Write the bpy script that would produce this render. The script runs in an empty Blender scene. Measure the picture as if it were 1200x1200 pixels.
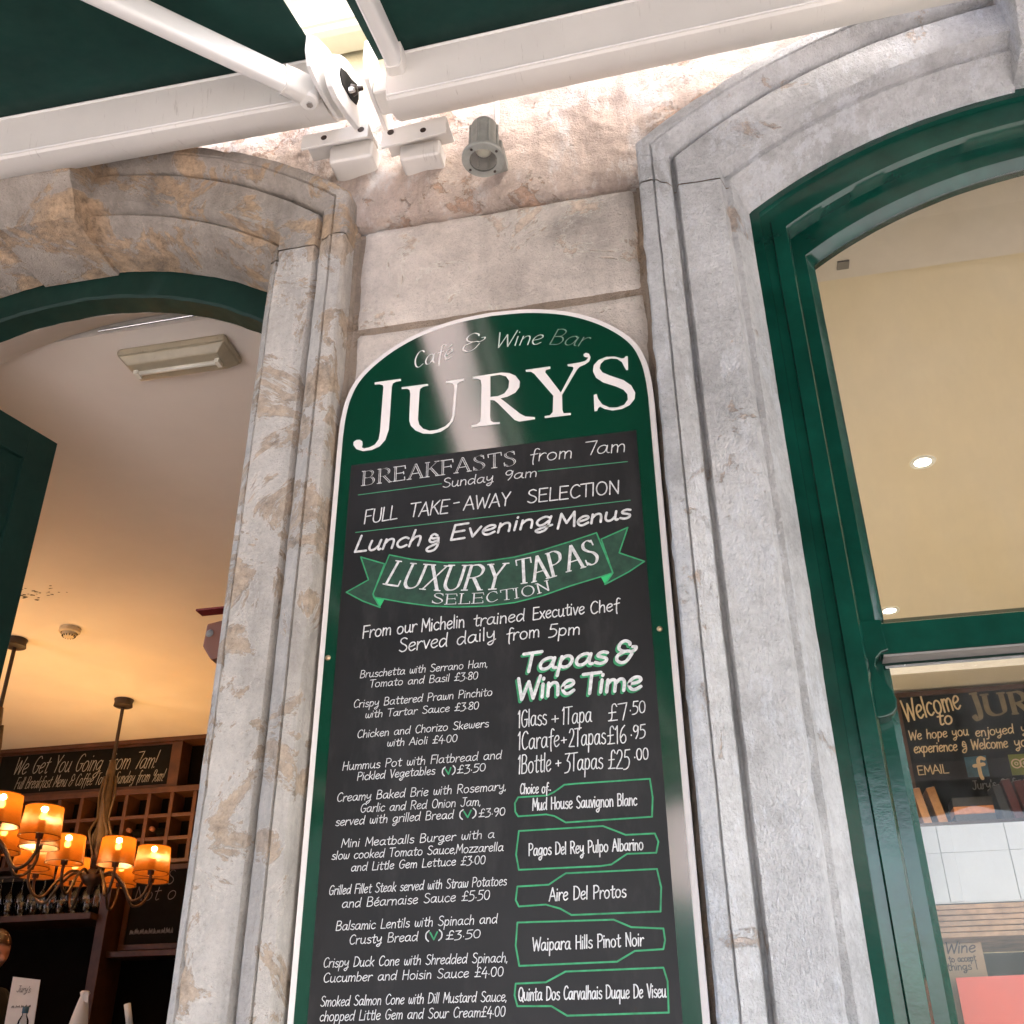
import bpy, bmesh, math, random
from mathutils import Vector, Matrix, noise
from mathutils.geometry import tessellate_polygon
random.seed(7)
scene = bpy.context.scene
C = scene.collection
R_ = math.radians

# ---------------------------------------------------------------- camera
cam_d = bpy.data.cameras.new('camera'); cam = bpy.data.objects.new('camera', cam_d); C.objects.link(cam)
yaw, pitch, roll = -0.20805844, 0.51128726, -0.008977975
fw = Vector((math.sin(yaw)*math.cos(pitch), math.cos(yaw)*math.cos(pitch), math.sin(pitch)))
rt = Vector((math.cos(yaw), -math.sin(yaw), 0)); up = rt.cross(fw)
rt2 = rt*math.cos(roll)+up*math.sin(roll); up2 = -rt*math.sin(roll)+up*math.cos(roll)
m = Matrix((rt2, up2, -fw)).transposed().to_4x4(); m.translation = Vector((0.83647, -1.96632, 1.60036))
cam.matrix_world = m
cam_d.sensor_width = 36; cam_d.sensor_height = 36; cam_d.lens = 1233.95/1200*36
cam_d.clip_start = 0.05; cam_d.clip_end = 400
scene.camera = cam
# ---------------------------------------------------------------- world, sun, exposure
SUN = Vector((0.50, -0.27, 0.82)).normalized()
w = bpy.data.worlds.new('World'); scene.world = w; w.use_nodes = True
nt = w.node_tree
sky = nt.nodes.new('ShaderNodeTexSky'); sky.sky_type = 'NISHITA'; sky.sun_disc = False
sky.sun_elevation = math.asin(SUN.z); sky.sun_rotation = math.atan2(SUN.x, SUN.y)
sky.air_density = 1.0; sky.dust_density = 4.0; sky.ozone_density = 1.0
bg = nt.nodes['Background']; bg.inputs['Strength'].default_value = 0.15
nt.links.new(sky.outputs['Color'], bg.inputs['Color'])
sun_d = bpy.data.lights.new('sun', 'SUN'); sun_d.energy = .5; sun_d.angle = R_(14); sun_d.color = (1, .97, .93)
sun = bpy.data.objects.new('sun', sun_d); C.objects.link(sun)
sun.rotation_euler = (-SUN).to_track_quat('-Z', 'Y').to_euler(); sun.location = (4, 6, 12)
vs = scene.view_settings; vs.view_transform = 'Standard'; vs.look = 'None'; vs.exposure = 3.28; vs.gamma = 1
vs.use_curve_mapping = False
scene.cycles.max_bounces = 7; scene.cycles.diffuse_bounces = 4; scene.cycles.glossy_bounces = 3
scene.cycles.caustics_reflective = False; scene.cycles.caustics_refractive = False
scene.cycles.transparent_max_bounces = 12; scene.cycles.sample_clamp_indirect = 6
scene.cycles.use_denoising = True

# ---------------------------------------------------------------- materials
def mat(name):
    mt = bpy.data.materials.new(name); mt.use_nodes = True
    return mt, mt.node_tree, mt.node_tree.nodes['Principled BSDF']
def nd(t, typ, **k):
    n = t.nodes.new(typ)
    for a, v in k.items(): setattr(n, a, v)
    return n
def noise_tex(t, scale, detail=6, rough=.6, vec=None, stretch=None, dist=0):
    if vec is None:
        vec = nd(t, 'ShaderNodeNewGeometry').outputs['Position']
    if stretch:
        mp = nd(t, 'ShaderNodeMapping'); mp.inputs['Scale'].default_value = stretch
        t.links.new(vec, mp.inputs['Vector']); vec = mp.outputs['Vector']
    n = nd(t, 'ShaderNodeTexNoise'); n.inputs['Scale'].default_value = scale
    n.inputs['Detail'].default_value = detail; n.inputs['Roughness'].default_value = rough
    n.inputs['Distortion'].default_value = dist
    t.links.new(vec, n.inputs['Vector']); return n.outputs['Fac']
def ramp(t, fac, stops):
    r = nd(t, 'ShaderNodeValToRGB'); e = r.color_ramp.elements
    e[0].position, e[0].color = stops[0][0], (*stops[0][1], 1)
    e[1].position, e[1].color = stops[-1][0], (*stops[-1][1], 1)
    for p, c in stops[1:-1]:
        q = e.new(p); q.color = (*c, 1)
    t.links.new(fac, r.inputs['Fac']); return r.outputs['Color']
def mix(t, fac, a, b, mode='MIX'):
    n = nd(t, 'ShaderNodeMix', data_type='RGBA', blend_type=mode)
    for s, v in ((n.inputs[0], fac), (n.inputs[6], a), (n.inputs[7], b)):
        if hasattr(v, 'links') or isinstance(v, bpy.types.NodeSocket): t.links.new(v, s)
        elif isinstance(v, (int, float)): s.default_value = v
        else: s.default_value = (*v, 1)
    return n.outputs[2]
def bump(t, bs, h, strength=.4, dist=.01):
    b = nd(t, 'ShaderNodeBump'); b.inputs['Strength'].default_value = strength; b.inputs['Distance'].default_value = dist
    t.links.new(h, b.inputs['Height']); t.links.new(b.outputs['Normal'], bs.inputs['Normal'])
def g(v): return (v, v, v)
def stone_mat(name, base, tan, tan_lo, dark, streak=0.0, white=0.0, bmp=.7, lime=0.0):
    mt, t, b = mat(name)
    n1 = noise_tex(t, 2.6, 8, .72); lo = tuple(c*.6 for c in base); hi = tuple(min(.8, c*1.28) for c in base)
    col = ramp(t, n1, [(.3, lo), (.5, base), (.7, hi)])
    n2 = noise_tex(t, 5.0, 8, .72, dist=.6); m2 = ramp(t, n2, [(tan_lo-.015, g(0)), (tan_lo+.012, g(.75)), (tan_lo+.1, g(.95))])
    n2b = noise_tex(t, 34, 5, .75); tanc = ramp(t, n2b, [(.3, tuple(c*.42 for c in tan)), (.5, tan), (.72, tuple(min(.8, c*1.45) for c in tan))])
    col = mix(t, m2, col, tanc)
    rim = ramp(t, n2, [(tan_lo-.03, g(0)), (tan_lo-.012, g(.5)), (tan_lo, g(0))]); col = mix(t, rim, col, tuple(min(.8, c*1.5) for c in base))
    n3 = noise_tex(t, 7, 6, .7, stretch=(1, 1, .14)); m3 = ramp(t, n3, [(.5, g(0)), (.72, g(dark))])
    col = mix(t, m3, col, tuple(c*.4 for c in base))
    if white > 0:
        n4 = noise_tex(t, 13, 7, .78, stretch=(1, 1, .4)); m4 = ramp(t, n4, [(.5, g(0)), (.63, g(white))])
        col = mix(t, m4, col, (.72, .70, .68))
    if lime > 0:
        n6 = noise_tex(t, 5, 9, .8, stretch=(2.0, 2.0, .7)); m6 = ramp(t, n6, [(.54, g(0)), (.565, g(lime))])
        col = mix(t, m6, col, (.70, .715, .74))
    if streak:
        n7 = noise_tex(t, 24, 6, .8); col = mix(t, 1.0, col, ramp(t, n7, [(.32, g(.82)), (.5, g(1)), (.7, g(1.06))]), 'MULTIPLY')
    n5 = noise_tex(t, 85, 5, .85); sp = ramp(t, n5, [(.25, g(.6)), (.42, g(.96)), (.7, g(1.1))])
    col = mix(t, 1.0, col, sp, 'MULTIPLY')
    t.links.new(col, b.inputs['Base Color']); b.inputs['Roughness'].default_value = .92
    b.inputs['Specular IOR Level'].default_value = .25
    h1 = noise_tex(t, 34, 7, .8); h2 = noise_tex(t, 170, 2, .7, stretch=(1, 1, .55 if streak else 1))
    a = nd(t, 'ShaderNodeMath', operation='MULTIPLY_ADD'); t.links.new(h2, a.inputs[0]); a.inputs[1].default_value = .4+streak; t.links.new(h1, a.inputs[2])
    s = nd(t, 'ShaderNodeMath', operation='MULTIPLY_ADD'); t.links.new(m2, s.inputs[0]); s.inputs[1].default_value = -.55; t.links.new(a.outputs[0], s.inputs[2])
    bump(t, b, s.outputs[0], bmp, .016)
    return mt
def paint(name, col, rough=.5, var=.12, nscale=6, bmp=0.0, bscale=80, spec=.5, dirt=None, metal=0, coat=0):
    mt, t, b = mat(name)
    n = noise_tex(t, nscale, 6, .6)
    c = ramp(t, n, [(.3, tuple(x*(1-var) for x in col)), (.7, tuple(min(1, x*(1+var)) for x in col))])
    if dirt:
        dc, lo, st = dirt
        n2 = noise_tex(t, 14, 8, .7, stretch=st); c = mix(t, ramp(t, n2, [(lo, g(0)), (lo+.12, g(.8))]), c, dc)
    t.links.new(c, b.inputs['Base Color'])
    n3 = noise_tex(t, nscale*2.7, 5, .6); rr = nd(t, 'ShaderNodeMapRange'); t.links.new(n3, rr.inputs[0])
    rr.inputs[3].default_value = max(.03, rough*.75); rr.inputs[4].default_value = min(1, rough*1.25)
    t.links.new(rr.outputs[0], b.inputs['Roughness'])
    b.inputs['Specular IOR Level'].default_value = spec; b.inputs['Metallic'].default_value = metal
    if coat:
        b.inputs['Coat Weight'].default_value = coat; b.inputs['Coat Roughness'].default_value = rough*.8
    if bmp: bump(t, b, noise_tex(t, bscale, 5, .7), bmp, .004)
    return mt
def emit(name, col, s):
    mt, t, b = mat(name); b.inputs['Base Color'].default_value = (*col, 1)
    b.inputs['Emission Color'].default_value = (*col, 1); b.inputs['Emission Strength'].default_value = s; return mt
def glass_pane(name, refl=1.0, tint=(1, 1, 1)):
    mt = bpy.data.materials.new(name); mt.use_nodes = True; t = mt.node_tree; t.nodes.clear()
    o = nd(t, 'ShaderNodeOutputMaterial'); tr = nd(t, 'ShaderNodeBsdfTransparent'); tr.inputs[0].default_value = (*tint, 1)
    gl = nd(t, 'ShaderNodeBsdfGlossy'); gl.inputs['Roughness'].default_value = .01
    fr = nd(t, 'ShaderNodeFresnel'); fr.inputs[0].default_value = 1.45
    ml = nd(t, 'ShaderNodeMath', operation='MULTIPLY'); ml.inputs[1].default_value = refl; t.links.new(fr.outputs[0], ml.inputs[0])
    mx = nd(t, 'ShaderNodeMixShader'); t.links.new(ml.outputs[0], mx.inputs[0]); t.links.new(tr.outputs[0], mx.inputs[1]); t.links.new(gl.outputs[0], mx.inputs[2])
    t.links.new(mx.outputs[0], o.inputs[0]); return mt
def dusty_glass(name):
    mt = glass_pane(name); t = mt.node_tree; o = [n for n in t.nodes if n.type == 'OUTPUT_MATERIAL'][0]
    src = o.inputs[0].links[0].from_socket; df = nd(t, 'ShaderNodeBsdfDiffuse'); df.inputs[0].default_value = (.75, .77, .78, 1)
    n = noise_tex(t, 5, 8, .75, stretch=(1, 1, .5)); r = ramp(t, n, [(.4, g(.004)), (.75, g(.07))])
    mx = nd(t, 'ShaderNodeMixShader'); t.links.new(r, mx.inputs[0]); t.links.new(src, mx.inputs[1]); t.links.new(df.outputs[0], mx.inputs[2]); t.links.new(mx.outputs[0], o.inputs[0])
    return mt
def cloth_glow(name, col):
    mt = bpy.data.materials.new(name); mt.use_nodes = True; t = mt.node_tree; t.nodes.clear()
    o = nd(t, 'ShaderNodeOutputMaterial'); d = nd(t, 'ShaderNodeBsdfDiffuse'); tl = nd(t, 'ShaderNodeBsdfTranslucent'); tp = nd(t, 'ShaderNodeBsdfRefraction'); tp.inputs['IOR'].default_value = 1.12; tp.inputs['Roughness'].default_value = .55
    n = noise_tex(t, 60, 4, .6, stretch=(1, 1, 8)); c = ramp(t, n, [(.35, tuple(x*.6 for x in col)), (.65, col)])
    t.links.new(c, d.inputs[0]); t.links.new(c, tl.inputs[0])
    mx = nd(t, 'ShaderNodeMixShader'); mx.inputs[0].default_value = .42
    t.links.new(d.outputs[0], mx.inputs[1]); t.links.new(tl.outputs[0], mx.inputs[2])
    m2 = nd(t, 'ShaderNodeMixShader'); m2.inputs[0].default_value = .22; t.links.new(mx.outputs[0], m2.inputs[1]); t.links.new(tp.outputs[0], m2.inputs[2])
    t.links.new(m2.outputs[0], o.inputs[0]); return mt
M = {}
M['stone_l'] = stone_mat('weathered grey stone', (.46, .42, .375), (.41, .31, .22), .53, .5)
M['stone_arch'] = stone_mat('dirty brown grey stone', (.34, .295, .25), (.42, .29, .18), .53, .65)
M['stone_r'] = stone_mat('sky-brightened grey stone', (.60, .60, .60), (.58, .47, .39), .61, .12, streak=.3, lime=.6, bmp=1.0)  # same stone as the door's; skylight painted in as a paler, cooler base
M['ashlar'] = stone_mat('buff ashlar', (.60, .535, .475), (.58, .46, .36), .585, .4)
M['rock'] = stone_mat('rough pink rock face', (.58, .465, .39), (.46, .30, .21), .56, .75, white=.6, bmp=1.0)
M['mortar'] = stone_mat('brown mortar', (.36, .285, .22), (.40, .29, .2), .56, .5, bmp=1.0)
M['render'] = paint('cream render', (.62, .53, .34), .9, .1, 10, .8, 60, dirt=((.3, .22, .12), .6, (1, 1, 1)))
M['cream'] = paint('cream gloss paint', (.68, .64, .5), .45, .06, 4, .15, 40, dirt=((.35, .3, .2), .66, (1, 1, 1)))
M['alu'] = paint('white coated aluminium', (.62, .59, .545), .45, .06, 3, .06, 90, dirt=((.36, .32, .28), .61, (7, .8, .6)))
M['alu_clean'] = paint('white aluminium arm', (.66, .64, .61), .4, .05, 3, dirt=((.4, .37, .33), .66, (3, 1, 1)))
M['canvas'] = paint('dark green canvas', (.006, .034, .026), .85, .15, 8, .2, 500, spec=.2)
M['green'] = paint('dark green gloss paint', (.003, .040, .027), .17, .4, 7, .12, 30, spec=.5, dirt=((.02, .05, .04), .66, (1.5, 1, .25)))
M['green_d'] = paint('dark green door paint', (.004, .024, .017), .6, .2, 9, .1, 35, spec=.3)
M['board_w'] = paint('sign white edge', (.78, .73, .7), .4, .04, 3)
M['board_g'] = paint('sign green vinyl', (.002, .040, .020), .10, .06, 3, .015, 900, spec=.5, coat=.65)
for b_ in [M['board_g'].node_tree.nodes['Principled BSDF']]:
    b_.inputs['IOR'].default_value = 1.7; b_.inputs['Coat IOR'].default_value = 1.8
M['chalk'] = paint('blackboard', (.013, .0125, .013), .5, .35, 3, .05, 300, spec=.3, dirt=((.026, .025, .025), .5, (.5, 1, .18)))
M['w'] = paint('white chalk paint', (.56, .56, .555), .7, .28, 140)
M['s'] = paint('pale silver lettering', (.6, .62, .58), .4, .25, 12)
M['d'] = paint('mid grey lettering', (.2, .25, .21), .4, .3, 20)  # darker grey than the rest of the title line
M['g'] = paint('green chalk paint', (.03, .25, .105), .6, .3, 60)
M['g_line'] = paint('thin green rule', (.05, .22, .12), .6, .1, 40)
M['g_dark'] = paint('smudged dark green chalk', (.012, .045, .026), .7, .45, 30)
M['g_fold'] = paint('bright green fold', (.02, .42, .13), .6, .1, 40)
M['screw'] = paint('tarnished screw', (.5, .36, .22), .35, .2, 90, metal=.8)
M['grey_cast'] = paint('grey cast aluminium', (.27, .27, .24), .45, .15, 30, .2, 120, metal=.2, dirt=((.15, .13, .1), .65, (1, 1, 1)))
M['dark'] = paint('near-black matte', (.008, .007, .006), .85, spec=.15)  # plain near-black for chalkboards, bottles, slots and the gear opening
M['steel'] = paint('bright steel', (.6, .6, .6), .25, .1, 30, metal=1)
M['glass'] = dusty_glass('window glass')
M['lamp_glass'] = glass_pane('lamp glass', 1.5, (.95, .95, .9))
M['drink_glass'] = glass_pane('wine glass', 3.0, (.9, .9, .9))
M['ceil'] = paint('cream ceiling', (.80, .73, .65), .9, .03, 3, .1, 20, spec=.2)
M['ceil_r'] = paint('beige ceiling', (.68, .61, .48), .8, .03, 2, .1, 20, spec=.3)
M['plaster'] = paint('white plaster', (.66, .62, .58), .85, .05, 5, .15, 30, spec=.2)
M['wall_in'] = paint('dark brown panelling', (.005, .003, .002), .9, .3, 4, spec=.1)
M['wall_tan'] = paint('tan wall', (.5, .43, .31), .8, .1, 4)
M['wood'] = paint('brown wood', (.075, .028, .011), .45, .35, 12)
M['wood_l'] = paint('pale wood', (.55, .33, .18), .55, .25, 25)
M['bronze'] = paint('bronze metal', (.1, .065, .04), .4, .3, 40, metal=.6)
M['iron'] = paint('dark brown iron', (.03, .017, .012), .5, .2, 40)
M['shade'] = cloth_glow('amber linen shade', (.42, .14, .018))
M['bulb'] = emit('warm bulb', (1, .45, .07), 3.2)
M['led'] = emit('downlight lens', (1, .93, .8), 2)
M['fl'] = paint('yellowed plastic', (.40, .35, .25), .3, .12, 14, dirt=((.25, .16, .06), .62, (1, 1, 1)))
M['fl_tube'] = paint('white tube', (.75, .72, .62), .3, .05, 14)
M['det'] = paint('ivory plastic', (.68, .56, .38), .5, .05, 14)
M['red'] = paint('red plastic', (.13, .008, .006), .5, .1, 14)
M['redbrown'] = paint('brown plastic', (.16, .06, .035), .5, .1, 14)
M['paper'] = paint('white paper', (.75, .72, .68), .8, .04, 14)
M['whitewood'] = paint('white painted board', (.78, .8, .78), .5, .03, 10, .1, 60)
M['salmon'] = paint('salmon red card', (.85, .14, .1), .6, .04, 5)
M['kraft'] = paint('kraft card', (.4, .27, .16), .8, .12, 14)
M['ink'] = paint('dark ink', (.04, .025, .018), .7)
M['ink_g'] = paint('grey ink', (.2, .19, .18), .7)
M['cream_ink'] = paint('cream chalk', (.78, .62, .4), .7, .1, 60)
M['gold_ink'] = paint('dull gold letters', (.2, .15, .07), .6, .2, 20)
M['fb'] = paint('blue square', (.03, .12, .2), .6, .3, 20)
M['ta'] = paint('olive green square', (.2, .24, .02), .6, .2, 20)
M['skin'] = paint('skin', (.55, .27, .17), .55, .06, 30)
M['hair'] = paint('auburn hair', (.04, .013, .006), .45, .4, 60)
M['shirt'] = paint('black shirt', (.012, .011, .011), .85)
M['pave'] = stone_mat('grey paving', (.44, .41, .385), (.40, .34, .29), .6, .3)
M['pinkwall'] = paint('pink render', (.84, .62, .56), .85, .05, .6, .1, 30)
M['slate'] = paint('slate roof', (.08, .08, .09), .7, .2, 3)
M['far_glass'] = paint('dark window glass', (.03, .04, .05), .1, .2, 1)

# ---------------------------------------------------------------- helpers
def link(name, me, mt=None, parent=None):
    o = bpy.data.objects.new(name, me); C.objects.link(o)
    if mt is not None and me is not None and not me.materials: me.materials.append(mt)
    if parent: o.parent = parent
    return o
def mesh(name, v, f, mt, parent=None, smooth=False):
    me = bpy.data.meshes.new(name); me.from_pydata([tuple(x) for x in v], [], f); me.update()
    if smooth:
        me.polygons.foreach_set('use_smooth', [True]*len(me.polygons))
    return link(name, me, mt, parent)
def tag(o, label=None, cat=None, group=None, kind=None):
    if label: o['label'] = label
    if cat: o['category'] = cat
    if group: o['group'] = group
    if kind: o['kind'] = kind
    return o
def empty(name, loc=(0, 0, 0), parent=None):
    o = bpy.data.objects.new(name, None); C.objects.link(o); o.location = loc; o.empty_display_size = .05
    if parent: o.parent = parent
    return o
class MB:
    def __init__(s): s.v = []; s.f = []
    def add(s, v, f):
        n = len(s.v); s.v += [Vector(x) for x in v]; s.f += [tuple(i+n for i in q) for q in f]; return s
    def box(s, x0, x1, y0, y1, z0, z1):
        return s.add([(x0,y0,z0),(x1,y0,z0),(x1,y1,z0),(x0,y1,z0),(x0,y0,z1),(x1,y0,z1),(x1,y1,z1),(x0,y1,z1)],
                     [(3,2,1,0),(4,5,6,7),(0,1,5,4),(1,2,6,5),(2,3,7,6),(3,0,4,7)])
    def lathe(s, prof, c=(0,0,0), axis=(0,0,1), n=24):
        ax = Vector(axis).normalized(); q = Vector((0,0,1)).rotation_difference(ax); c = Vector(c)
        v = []; f = []
        for r, h in prof:
            for k in range(n):
                a = 2*math.pi*k/n; v.append(c+q@Vector((r*math.cos(a), r*math.sin(a), h)))
        for i in range(len(prof)-1):
            for k in range(n):
                f.append((i*n+k, i*n+(k+1)%n, (i+1)*n+(k+1)%n, (i+1)*n+k))
        return s.add(v, f)
    def tube(s, pts, r, n=8, cap=True, flat=None):
        pts = [Vector(p) for p in pts]; v = []; f = []; N = len(pts)
        rr = r if isinstance(r, (list, tuple)) else [r]*N
        ref = None
        for i, p in enumerate(pts):
            d = (pts[min(i+1, N-1)]-pts[max(i-1, 0)]).normalized()
            if ref is None: ref = Vector((0,0,1)) if abs(d.z) < .9 else Vector((1,0,0))
            u = d.cross(ref).normalized(); ww = u.cross(d).normalized(); ref = ww
            for k in range(n):
                a = 2*math.pi*(k+.5)/n; ca, sa = math.cos(a), math.sin(a)
                if flat: v.append(p+u*flat[0]*math.copysign(abs(ca)**.45, ca)+ww*flat[1]*math.copysign(abs(sa)**.45, sa))
                else: v.append(p+(u*ca+ww*sa)*rr[i])
        for i in range(N-1):
            for k in range(n): f.append((i*n+k, i*n+(k+1)%n, (i+1)*n+(k+1)%n, (i+1)*n+k))
        if cap: f.append(tuple(range(n-1, -1, -1))); f.append(tuple((N-1)*n+k for k in range(n)))
        return s.add(v, f)
    def prism(s, pts, fn, t0, t1):
        """polygon pts (a,b) extruded between t0 and t1; fn(a,b,t)->xyz"""
        n = len(pts); v = [fn(a, b, t0) for a, b in pts]+[fn(a, b, t1) for a, b in pts]
        tri = tessellate_polygon([[Vector((a, b, 0)) for a, b in pts]])
        f = [tuple(t) for t in tri]+[tuple(i+n for i in reversed(t)) for t in tri]
        f += [(i, (i+1) % n, n+(i+1) % n, n+i) for i in range(n)]
        return s.add(v, f)
    def build(s, name, mt, parent=None, smooth=False, bevel=0, seg=2, origin=None):
        o = None
        v = s.v
        if origin is not None: v = [x-Vector(origin) for x in v]
        o = mesh(name, v, s.f, mt, parent, smooth)
        if origin is not None: o.location = origin
        bm = bmesh.new(); bm.from_mesh(o.data)
        bmesh.ops.recalc_face_normals(bm, faces=bm.faces)
        if bevel:
            ed = [e for e in bm.edges if len(e.link_faces) == 2 and e.calc_face_angle(0) > .6]
            bmesh.ops.bevel(bm, geom=ed, offset=bevel, segments=seg, profile=.6, affect='EDGES')
        bm.to_mesh(o.data); bm.free()
        if smooth and bevel == 0:
            pass
        return o
XZ = lambda a, b, t: (a, t, b)
YZ = lambda a, b, t: (t, a, b)
def smooth_by_angle(o, ang=40):
    me = o.data; me.polygons.foreach_set('use_smooth', [True]*len(me.polygons))
    bm = bmesh.new(); bm.from_mesh(me)
    for e in bm.edges: e.smooth = not (len(e.link_faces) == 2 and e.calc_face_angle(0) > R_(ang))
    bm.to_mesh(me); bm.free(); return o
def fbm(p, s, o=4): return noise.fractal(Vector(p)*s, .9, 2.1, o)

# ---------------------------------------------------------------- street (behind the camera)
GZ = .35; FZ = .75
def tile_ground():
    mb = MB().box(-40, 40, -60, 12, GZ-.3, GZ); return mb
tag(tile_ground().build('pavement', M['pave']), kind='structure')

def opposite():
    b = empty('townhouse', (-3.2, -12.5, GZ)); b.rotation_euler = (0, 0, R_(-60))
    tag(b, 'pink rendered townhouse with rows of dark windows, angled across the street behind the viewer', 'building')
    L = lambda mb, n, mt, par: mb.build(n, mt, par)
    L(MB().box(-8, 7, -7, 0, 0, 16), 'wall', M['pinkwall'], b)
    L(MB().box(-8.3, 7.3, .003, .35, 15.6, 16.1), 'cornice', M['cream'], b)
    L(MB().prism([(-7.2, 16.0), (.2, 16.01), (-3.5, 17.6)], YZ, -8.2, 7.2), 'roof', M['slate'], b)
    L(MB().box(-8.05, 7.05, .001, .12, .0, 4.3), 'added_shopfront', M['green_d'], b)  # dark ground floor added to darken the sign's lower reflection
    for fl in range(1, 4):
        for k in range(4):
            x = -6.8+k*3.6; z = 1.0+fl*3.7
            fr = L(MB().box(x, x+1.15, .005, .07, z, z+1.9), 'window', M['cream'], b)
            L(MB().box(x+.08, x+1.07, .072, .08, z+.08, z+1.82), 'pane', M['far_glass'], fr)
opposite()

# ---------------------------------------------------------------- cafe front
cafe = empty('cafe_building', (0, 0, GZ))
tag(cafe, 'weathered stone cafe front with an arched open doorway and an arched green sash window', 'building')
cafe.location = (0, 0, 0)
DOOR = dict(cx=-.98, hw=.767, R=1.253, cz=2.667)
WIN = dict(cx=1.85, hw=.884, R=1.46, cz=2.485)
ZJ = 3.60
def prof_dense(pr, step):
    out = []
    for i in range(len(pr)-1):
        a, b = pr[i], pr[i+1]; L = math.hypot(b[0]-a[0], b[-1]-a[-1]); n = max(1, int(L/step))
        for k in range(n): out.append(tuple(a[j]+(b[j]-a[j])*k/n for j in range(len(a)))+((k == 0),))
    out.append(tuple(pr[-1])+(True,)); return out
def corner_z(op, dj, da):
    return op['cz']+math.sqrt(max(1e-6, (op['R']+da)**2-(op['hw']+dj)**2))
def arch_pts(op, s, dj, da, y, xk, n):
    x0 = op['hw']+dj; r = op['R']+da
    a0 = math.atan2(math.sqrt(max(1e-9, r*r-x0*x0)), x0); a1 = math.acos(min(1, xk/r))
    return [(op['cx']+s*r*math.cos(a0+(a1-a0)*k/n), y, op['cz']+r*math.sin(a0+(a1-a0)*k/n)) for k in range(n+1)]
def sweep(name, op, s, prof, rng, mt, parent, amp=0., chip=0., step=.02, pstep=.012, xk=.0, flip=False, dense=True, smooth=True):
    """rng: 'jamb' (z0,z1) or 'arch' from z0; profile rows (dj, da, y)"""
    pr = prof_dense([p if len(p) == 3 else (p[0], p[0], p[1]) for p in prof], pstep) if dense else [tuple(p if len(p) == 3 else (p[0], p[0], p[1]))+(True,) for p in prof]
    kind, z0, z1 = rng; v = []; cols = []
    for (dj, da, y, cor) in pr:
        line = []
        x = op['cx']+s*(op['hw']+dj)
        if kind == 'jamb':
            n = max(1, int((z1-z0)/step)); line = [(x, y, z0+(z1-z0)*k/n) for k in range(n+1)]
        else:
            zc = corner_z(op, dj, da); n0 = 8
            if n0: line += [(x, y, min(z0, zc-.03)+(zc-min(z0, zc-.03))*k/n0) for k in range(n0)]
            n = int(1.0/step)
            line += arch_pts(op, s, dj, da, y, xk, n)
        out = []
        for P in line:
            P = Vector(P)
            if amp:
                nx = fbm(P, 9)*amp+fbm(P+Vector((7, 3, 1)), 38, 3)*amp*.5; ny = fbm(P+Vector((3, 9, 5)), 10)*amp+fbm(P, 42, 3)*amp*.6
                P = P+Vector((nx*.7, ny, nx*.7))
                if cor and chip and (-.012 < dj < .012 or dj > .19):
                    c = max(0, fbm(P+Vector((1, 2, 8)), 16)-.25)*chip; P.y += c; P.x += s*c*.6
            out.append(P)
        cols.append(out)
    n = len(cols[0]); v = [p for c in cols for p in c]
    f = []
    for i in range(len(cols)-1):
        for k in range(n-1):
            q = (i*n+k, i*n+k+1, (i+1)*n+k+1, (i+1)*n+k); f.append(q if (s > 0) != flip else q[::-1])
    o = mesh(name, v, f, mt, parent, smooth)
    if smooth: smooth_by_angle(o, 35)
    return o
STONE = [(-.068, .20), (-.066, .10), (-.050, .055), (-.036, .024), (-.018, .013), (-.007, .022), (0, -.010), (.004, -.02), (.106, -.022), (.110, -.016), (.114, .004), (.119, .004), (.124, -.022), (.134, -.034), (.148, -.039), (.158, -.048), (.163, -.05), (.166, -.043), (.170, -.052), (.198, -.05), (.203, -.042), (.203, .05)]
STONE_W = [(-.064, -.097, .14), (-.064, -.096, .10), (-.022, -.028, .016), (-.008, -.010, .018)]+STONE[6:]
def surround(nm, op, mt, prof, label, amt=None):
    e = empty(nm, (0, 0, 0), cafe)
    e['label'] = label
    for s in (1, -1):
        sweep('jamb_stone', op, s, prof, ('jamb', GZ, ZJ-.002), mt, e, .0011, .012, .018)
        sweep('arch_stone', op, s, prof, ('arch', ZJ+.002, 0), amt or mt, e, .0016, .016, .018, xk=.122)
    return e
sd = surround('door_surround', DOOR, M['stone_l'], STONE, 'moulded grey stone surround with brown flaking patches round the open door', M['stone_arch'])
sw = surround('window_surround', WIN, M['stone_r'], STONE_W, 'moulded sky-brightened grey stone surround round the green window')
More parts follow.
